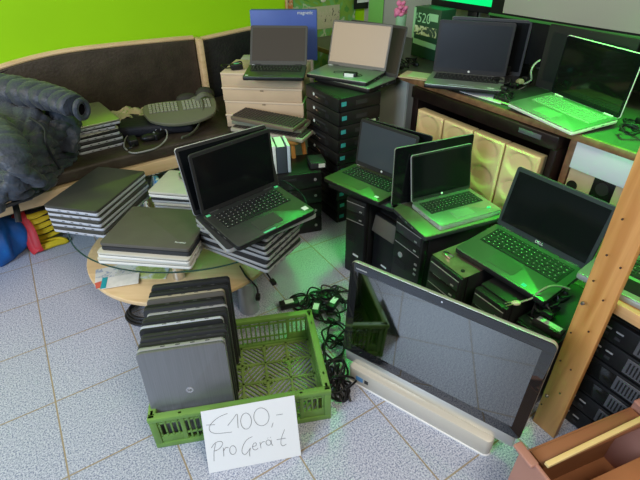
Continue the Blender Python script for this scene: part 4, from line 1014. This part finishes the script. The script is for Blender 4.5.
# ------------------------------------------------------------------ cables
def tangle(label, cx, cy, rx, ry, seed, n=13, z=.008, zs=.04, r=.0042, plug=True, m=CABLE, grp='loose power cables'):
    rd_ = random.Random(seed); t = thing('power_cable', label, 'cable', (cx, cy, 0), rd_.uniform(0, 360), group=grp)
    a = rd_.uniform(0, 6.28); P = []
    for k in range(n):
        a += rd_.uniform(.7, 1.7); q_ = rd_.uniform(.45, 1.0)
        P.append(Vector((rx*q_*math.cos(a), ry*q_*math.sin(a), z+zs*rd_.random())))
    b = MB(); b.tube(P, r, 6, 6); b.build('lead', m, t)
    if plug:
        d = (P[-1]-P[-2]); 
        b = MB(); b.box(P[-1]+Vector((0, 0, .006)), (.035, .020, .018), .005, rot=(0, 0, math.atan2(d.y, d.x))); b.build('plug', m, t)
    return t
spots = [(296, 303), (310, 306), (325, 300), (330, 318), (335, 335), (318, 298), (333, 350), (336, 372), (340, 388), (338, 310), (328, 296), (341, 296)]
where = ['near the crate corner', 'behind the crate corner', 'toward the tower row', 'against the crate side', 'halfway along the crate side', 'behind the crate rim', 'beside the screen corner', 'at the lower crate side', 'at the front end of the heap', 'on top of the heap', 'at the back of the heap', 'next to the all-in-one screen']
for k, (x, y) in enumerate(spots):
    p = at(x, y, .02); tangle('black power cable tangled on the floor %s' % where[k], p.x, p.y, .075 if k < 9 else .06, .06, 20+k, n=12+k % 4, zs=.05)
for k, (x, y, lb) in enumerate(((338, 379, 'rippled bundle of thin black cable beside the crate, upper half'), (344, 392, 'rippled bundle of thin black cable beside the crate, lower end'))):
    p = at(x-3, y-4, .02); t = thing('cable_bundle', lb, 'cable', (p.x, p.y, 0), 100)
    for j in range(6):
        b = MB(); b.tube([(-.06+.022*i, -.025+.010*j+.006*math.sin(i*2+j), .012+.012*((i+j) % 2)+.006*(j % 3)) for i in range(6)], .0045, 6, 4); b.build('strand', CABLE, t)
for k, (x, y, rz, lb) in enumerate(((289, 301, 20, 'black power brick with white label at the left end of the cable heap'), (316, 306, 80, 'black power brick with white label in the middle of the cable heap'), (334, 300, 60, 'black power brick at the far right of the cable heap'))):
    t = thing('power_adapter', lb, 'power adapter', at(x, y, .06)-Vector((0, 0, .015)), rz)
    b = MB(); b.box((0, 0, .014), (.09, .042, .028), .006); b.build('brick', BLK, t)
    b = MB(); b.box((0, -.0, .0285), (.04, .025, .001)); b.build('white_label', STW, t, smooth=False)
    t.location.z = .03
# coil beneath the table
t = thing('cable_coil', 'thick black cable coil on the floor under the front edge of the coffee table', 'cable', at(150, 312, .01), 0); t.location.z = .0
for k in range(3):
    b = MB(); rr_ = .105-.010*k; P = [(rr_*math.cos(a_)*1.0, rr_*.8*math.sin(a_), .010+.013*k) for a_ in [2*PI*j/20 for j in range(21)]]; b.tube(P, .0068, 8, 2); b.build('loop', CABLE, t)
# cables hanging over lower shelf
t = thing('power_cable', 'black plug lead hanging over the right edge of the beech shelf', 'cable', (0, 0, 0))
b = MB(); b.tube([at(241, 262, .22), at(247, 259, .24), at(256, 261, .25), at(262, 266, .24), at(268, 275, .22), at(272, 281, .205)], .004, 6, 5); b.build('lead', CABLE, t)
pp = at(273, 282, .205); b = MB(); b.box(pp, (.022, .034, .016), .004, rot=(0, 0, R(30))); b.build('plug', CABLE, t)
b = MB(); b.tube([at(240, 266, .21), at(246, 276, .205), at(252, 282, .20), at(257, 288, .17), at(258, 296, .14)], .004, 6, 5); b.build('lead', CABLE, t)
pp = at(258, 297, .135); b = MB(); b.box(pp, (.02, .03, .022), .004); b.build('plug', CABLE, t)
# thin cable hanging by pile A
# desk cable clutter
for k, (x, y, lb) in enumerate(((505, 97, 'black cable bundle on the desk left of the bright green deck'), (516, 88, 'coiled black cable behind the bright green decked laptop'), (524, 84, 'dark cable heap between the two desk laptop pairs'), (403, 66, 'black cables heaped on the desk under the printed carton'), (412, 62, 'black cable coil against the printed carton'), (500, 86, 'black cable by the right edge of the badged laptop'))):
    p = at(x, y, .80); tangle(lb, p.x, p.y, .05, .045, 60+k, z=.788, zs=.045, n=14, grp='cables on the desk')
for x, y, lb in ((520, 83, 'round tan plug among the desk cables'), ):
    p = at(x, y, .82); t = thing('power_plug', lb, 'plug', (p.x, p.y, .825), 0); b = MB(); b.cyl((0, 0, 0), .018, .03, 16, .014, rot=(R(70), 0, 0), bev=.003); b.build('body', mat('tan_plug', (.3, .3, .15), .5), t)
t = thing('white_cable', 'pale grey cable rising behind the bright green decked laptop', 'cable', (0, 0, 0))
b = MB(); b.tube([at(524, 84, .83), at(531, 80, .86), at(531, 72, .90), at(534, 65, .93), at(540, 60, .95)], .004, 6, 5); b.build('lead', mat('pale_cable', (.35, .42, .33), .4), t)
t = thing('paper_sheet_stack', 'tan and green papers lying on the desk edge by the badged laptop', 'papers', at(418, 78, .782), -30)
b = MB(); b.box((0, .03, .003), (.20, .14, .004)); b.build('sheet', CARD, t, smooth=False)
b = MB(); b.box((.02, .04, .006), (.16, .10, .002)); b.build('green_sheet', mat('pale_green_paper', (.45, .65, .3), .6), t, smooth=False)
t = thing('paper_sheet_stack', 'white papers sticking out under the badged laptop toward the desk edge', 'papers', at(485, 98, .782), -56)
b = MB(); b.box((-.02, .03, .002), (.24, .10, .003)); b.build('sheet', PAPER, t, smooth=False)
b = MB(); b.box((.10, .03, .005), (.10, .08, .003)); b.build('green_sheet', mat('pale_green_paper', (0, 0, 0)), t, smooth=False)
# cables in front of the large black laptop
p = at(540, 312, .36)
for k in range(3):
    pq = at(545+6*k, 309-8*k, .40); tangle(('black cable heap at the front corner of the large black laptop', 'black cable loop between the large black laptop and the post', 'black cable resting on the low case near the post')[k], pq.x, pq.y, .045, .035, 90+k, z=.35, zs=.07, n=13, grp='cables by the pine post')
t = thing('power_plug', 'pale European plug with two pins and grey lead in front of the large black laptop', 'plug', (0, 0, 0))
q0 = at(516, 303, .415)
b = MB(); b.tube([q0, at(524, 301, .42), at(532, 298, .43), at(540, 291, .46), at(550, 286, .475), at(560, 286, .475), at(570, 289, .47)], .0035, 6, 5); b.build('lead', mat('grey_olive_cable', (.2, .2, .14), .45), t)
b = MB(); b.ball(q0, .011, (1.5, 1, .8)); b.build('plug_body', mat('cream_plug', (.5, .45, .32), .4), t)
for dy in (-.006, .006):
    b = MB(); b.tube([q0+Vector((-.01, dy, 0)), q0+Vector((-.038, dy-.008, .0))], .0022, 8, 1); b.build('pin', CHRO, t)
t = thing('adapter_label_block', 'white labelled adapter lying on the low case by the post', 'power adapter', at(548, 328, .345), -50); t.name = 'power_adapter'
t.location.z = .338
b = MB(); b.box((0, 0, .013), (.10, .04, .026), .006); b.build('brick', GRAPH, t)
b = MB(); b.box((0, 0, .0265), (.08, .022, .001)); b.build('white_label', STW, t, smooth=False)
# cables on desk near right post
for k, (x, y) in enumerate(((628, 132), (634, 126))):
    p = at(x, y, .80); tangle(('black cable bundle on the desk right of the bright green laptop', 'second black cable bundle by the screen edge at the desk right')[k], p.x, p.y, .05, .05, 120+k, z=.788, zs=.04, n=13, grp='cables on the desk')
b = MB(); P = [at(68, 239, .372), at(60, 236, .43)]; b.bm.free()

# ------------------------------------------------------------------ light
w = bpy.data.worlds.new('World'); bpy.context.scene.world = w; w.use_nodes = True
nt = w.node_tree; bgn = nt.nodes['Background']
tc = nt.nodes.new('ShaderNodeTexCoord'); sx = nt.nodes.new('ShaderNodeSeparateXYZ'); wr = nt.nodes.new('ShaderNodeValToRGB')
nt.links.new(tc.outputs['Generated'], sx.inputs[0]); nt.links.new(sx.outputs['Z'], wr.inputs[0]); nt.links.new(wr.outputs[0], bgn.inputs[0])
wr.color_ramp.elements[0].position = .02; wr.color_ramp.elements[0].color = (.10, .10, .11, 1)
wr.color_ramp.elements[1].position = .75; wr.color_ramp.elements[1].color = (.86, .78, .66, 1)
bgn.inputs[1].default_value = .26
def area(name, loc, target, size, power, col, sy=None, spread=180):
    l = bpy.data.lights.new(name, 'AREA'); l.energy = power; l.color = col; l.size = size; l.spread = R(spread)
    if sy: l.shape = 'RECTANGLE'; l.size_y = sy
    o = bpy.data.objects.new(name, l); COL.objects.link(o); o.location = loc
    o.rotation_euler = (Vector(target)-Vector(loc)).to_track_quat('-Z', 'Y').to_euler(); return o
area('window_daylight', (-2.3, -1.2, 2.1), (-.6, 1.5, .2), 1.6, 86, (.60, .78, 1.0), 1.3)
area('warm_fill_behind', (.9, -.3, 2.6), (.6, 1.6, .3), .9, 30, (1.0, .88, .72), .7)  # added warm light behind the camera, meant to reflect in screens
area('screen_reflection_light', (-2.6, .9, 2.0), (.2, 2.7, .9), 1.5, 23, (1.0, .80, .54), 1.5)  # added warm light that gives the laptop screens their tan reflection
area('green_shop_light', (.98, 1.50, 2.4), (.95, 1.62, 0), .35, 6.6, (.03, 1.0, .05), .35, 42)
area('green_deck_fill', (1.12, 1.80, 1.75), (1.10, 1.86, .8), .2, 1.2, (.03, 1.0, .05), .2, 44)  # added green fill to brighten the laptop deck below
area('green_floor_fill', (.22, 2.72, 2.3), (-.03, 1.85, 0), .3, 1.7, (.03, 1.0, .10), .2, 44)  # added green fill for the floor patch and rear laptop decks

# ------------------------------------------------------------------ camera
cam = bpy.data.cameras.new('camera'); co = bpy.data.objects.new('camera', cam); COL.objects.link(co)
cam.sensor_width = 36; cam.lens = FPX/640*36; cam.clip_start = .02
M = Matrix((RR, UU, -cf)).transposed().to_4x4(); M.translation = CAM
co.matrix_world = M
sc = bpy.context.scene; sc.camera = co
sc.view_settings.view_transform = 'Standard'; sc.view_settings.look = 'None'; sc.view_settings.gamma = 1; sc.view_settings.exposure = .36
sc.view_settings.use_curve_mapping = False
sc.cycles.use_denoising = True
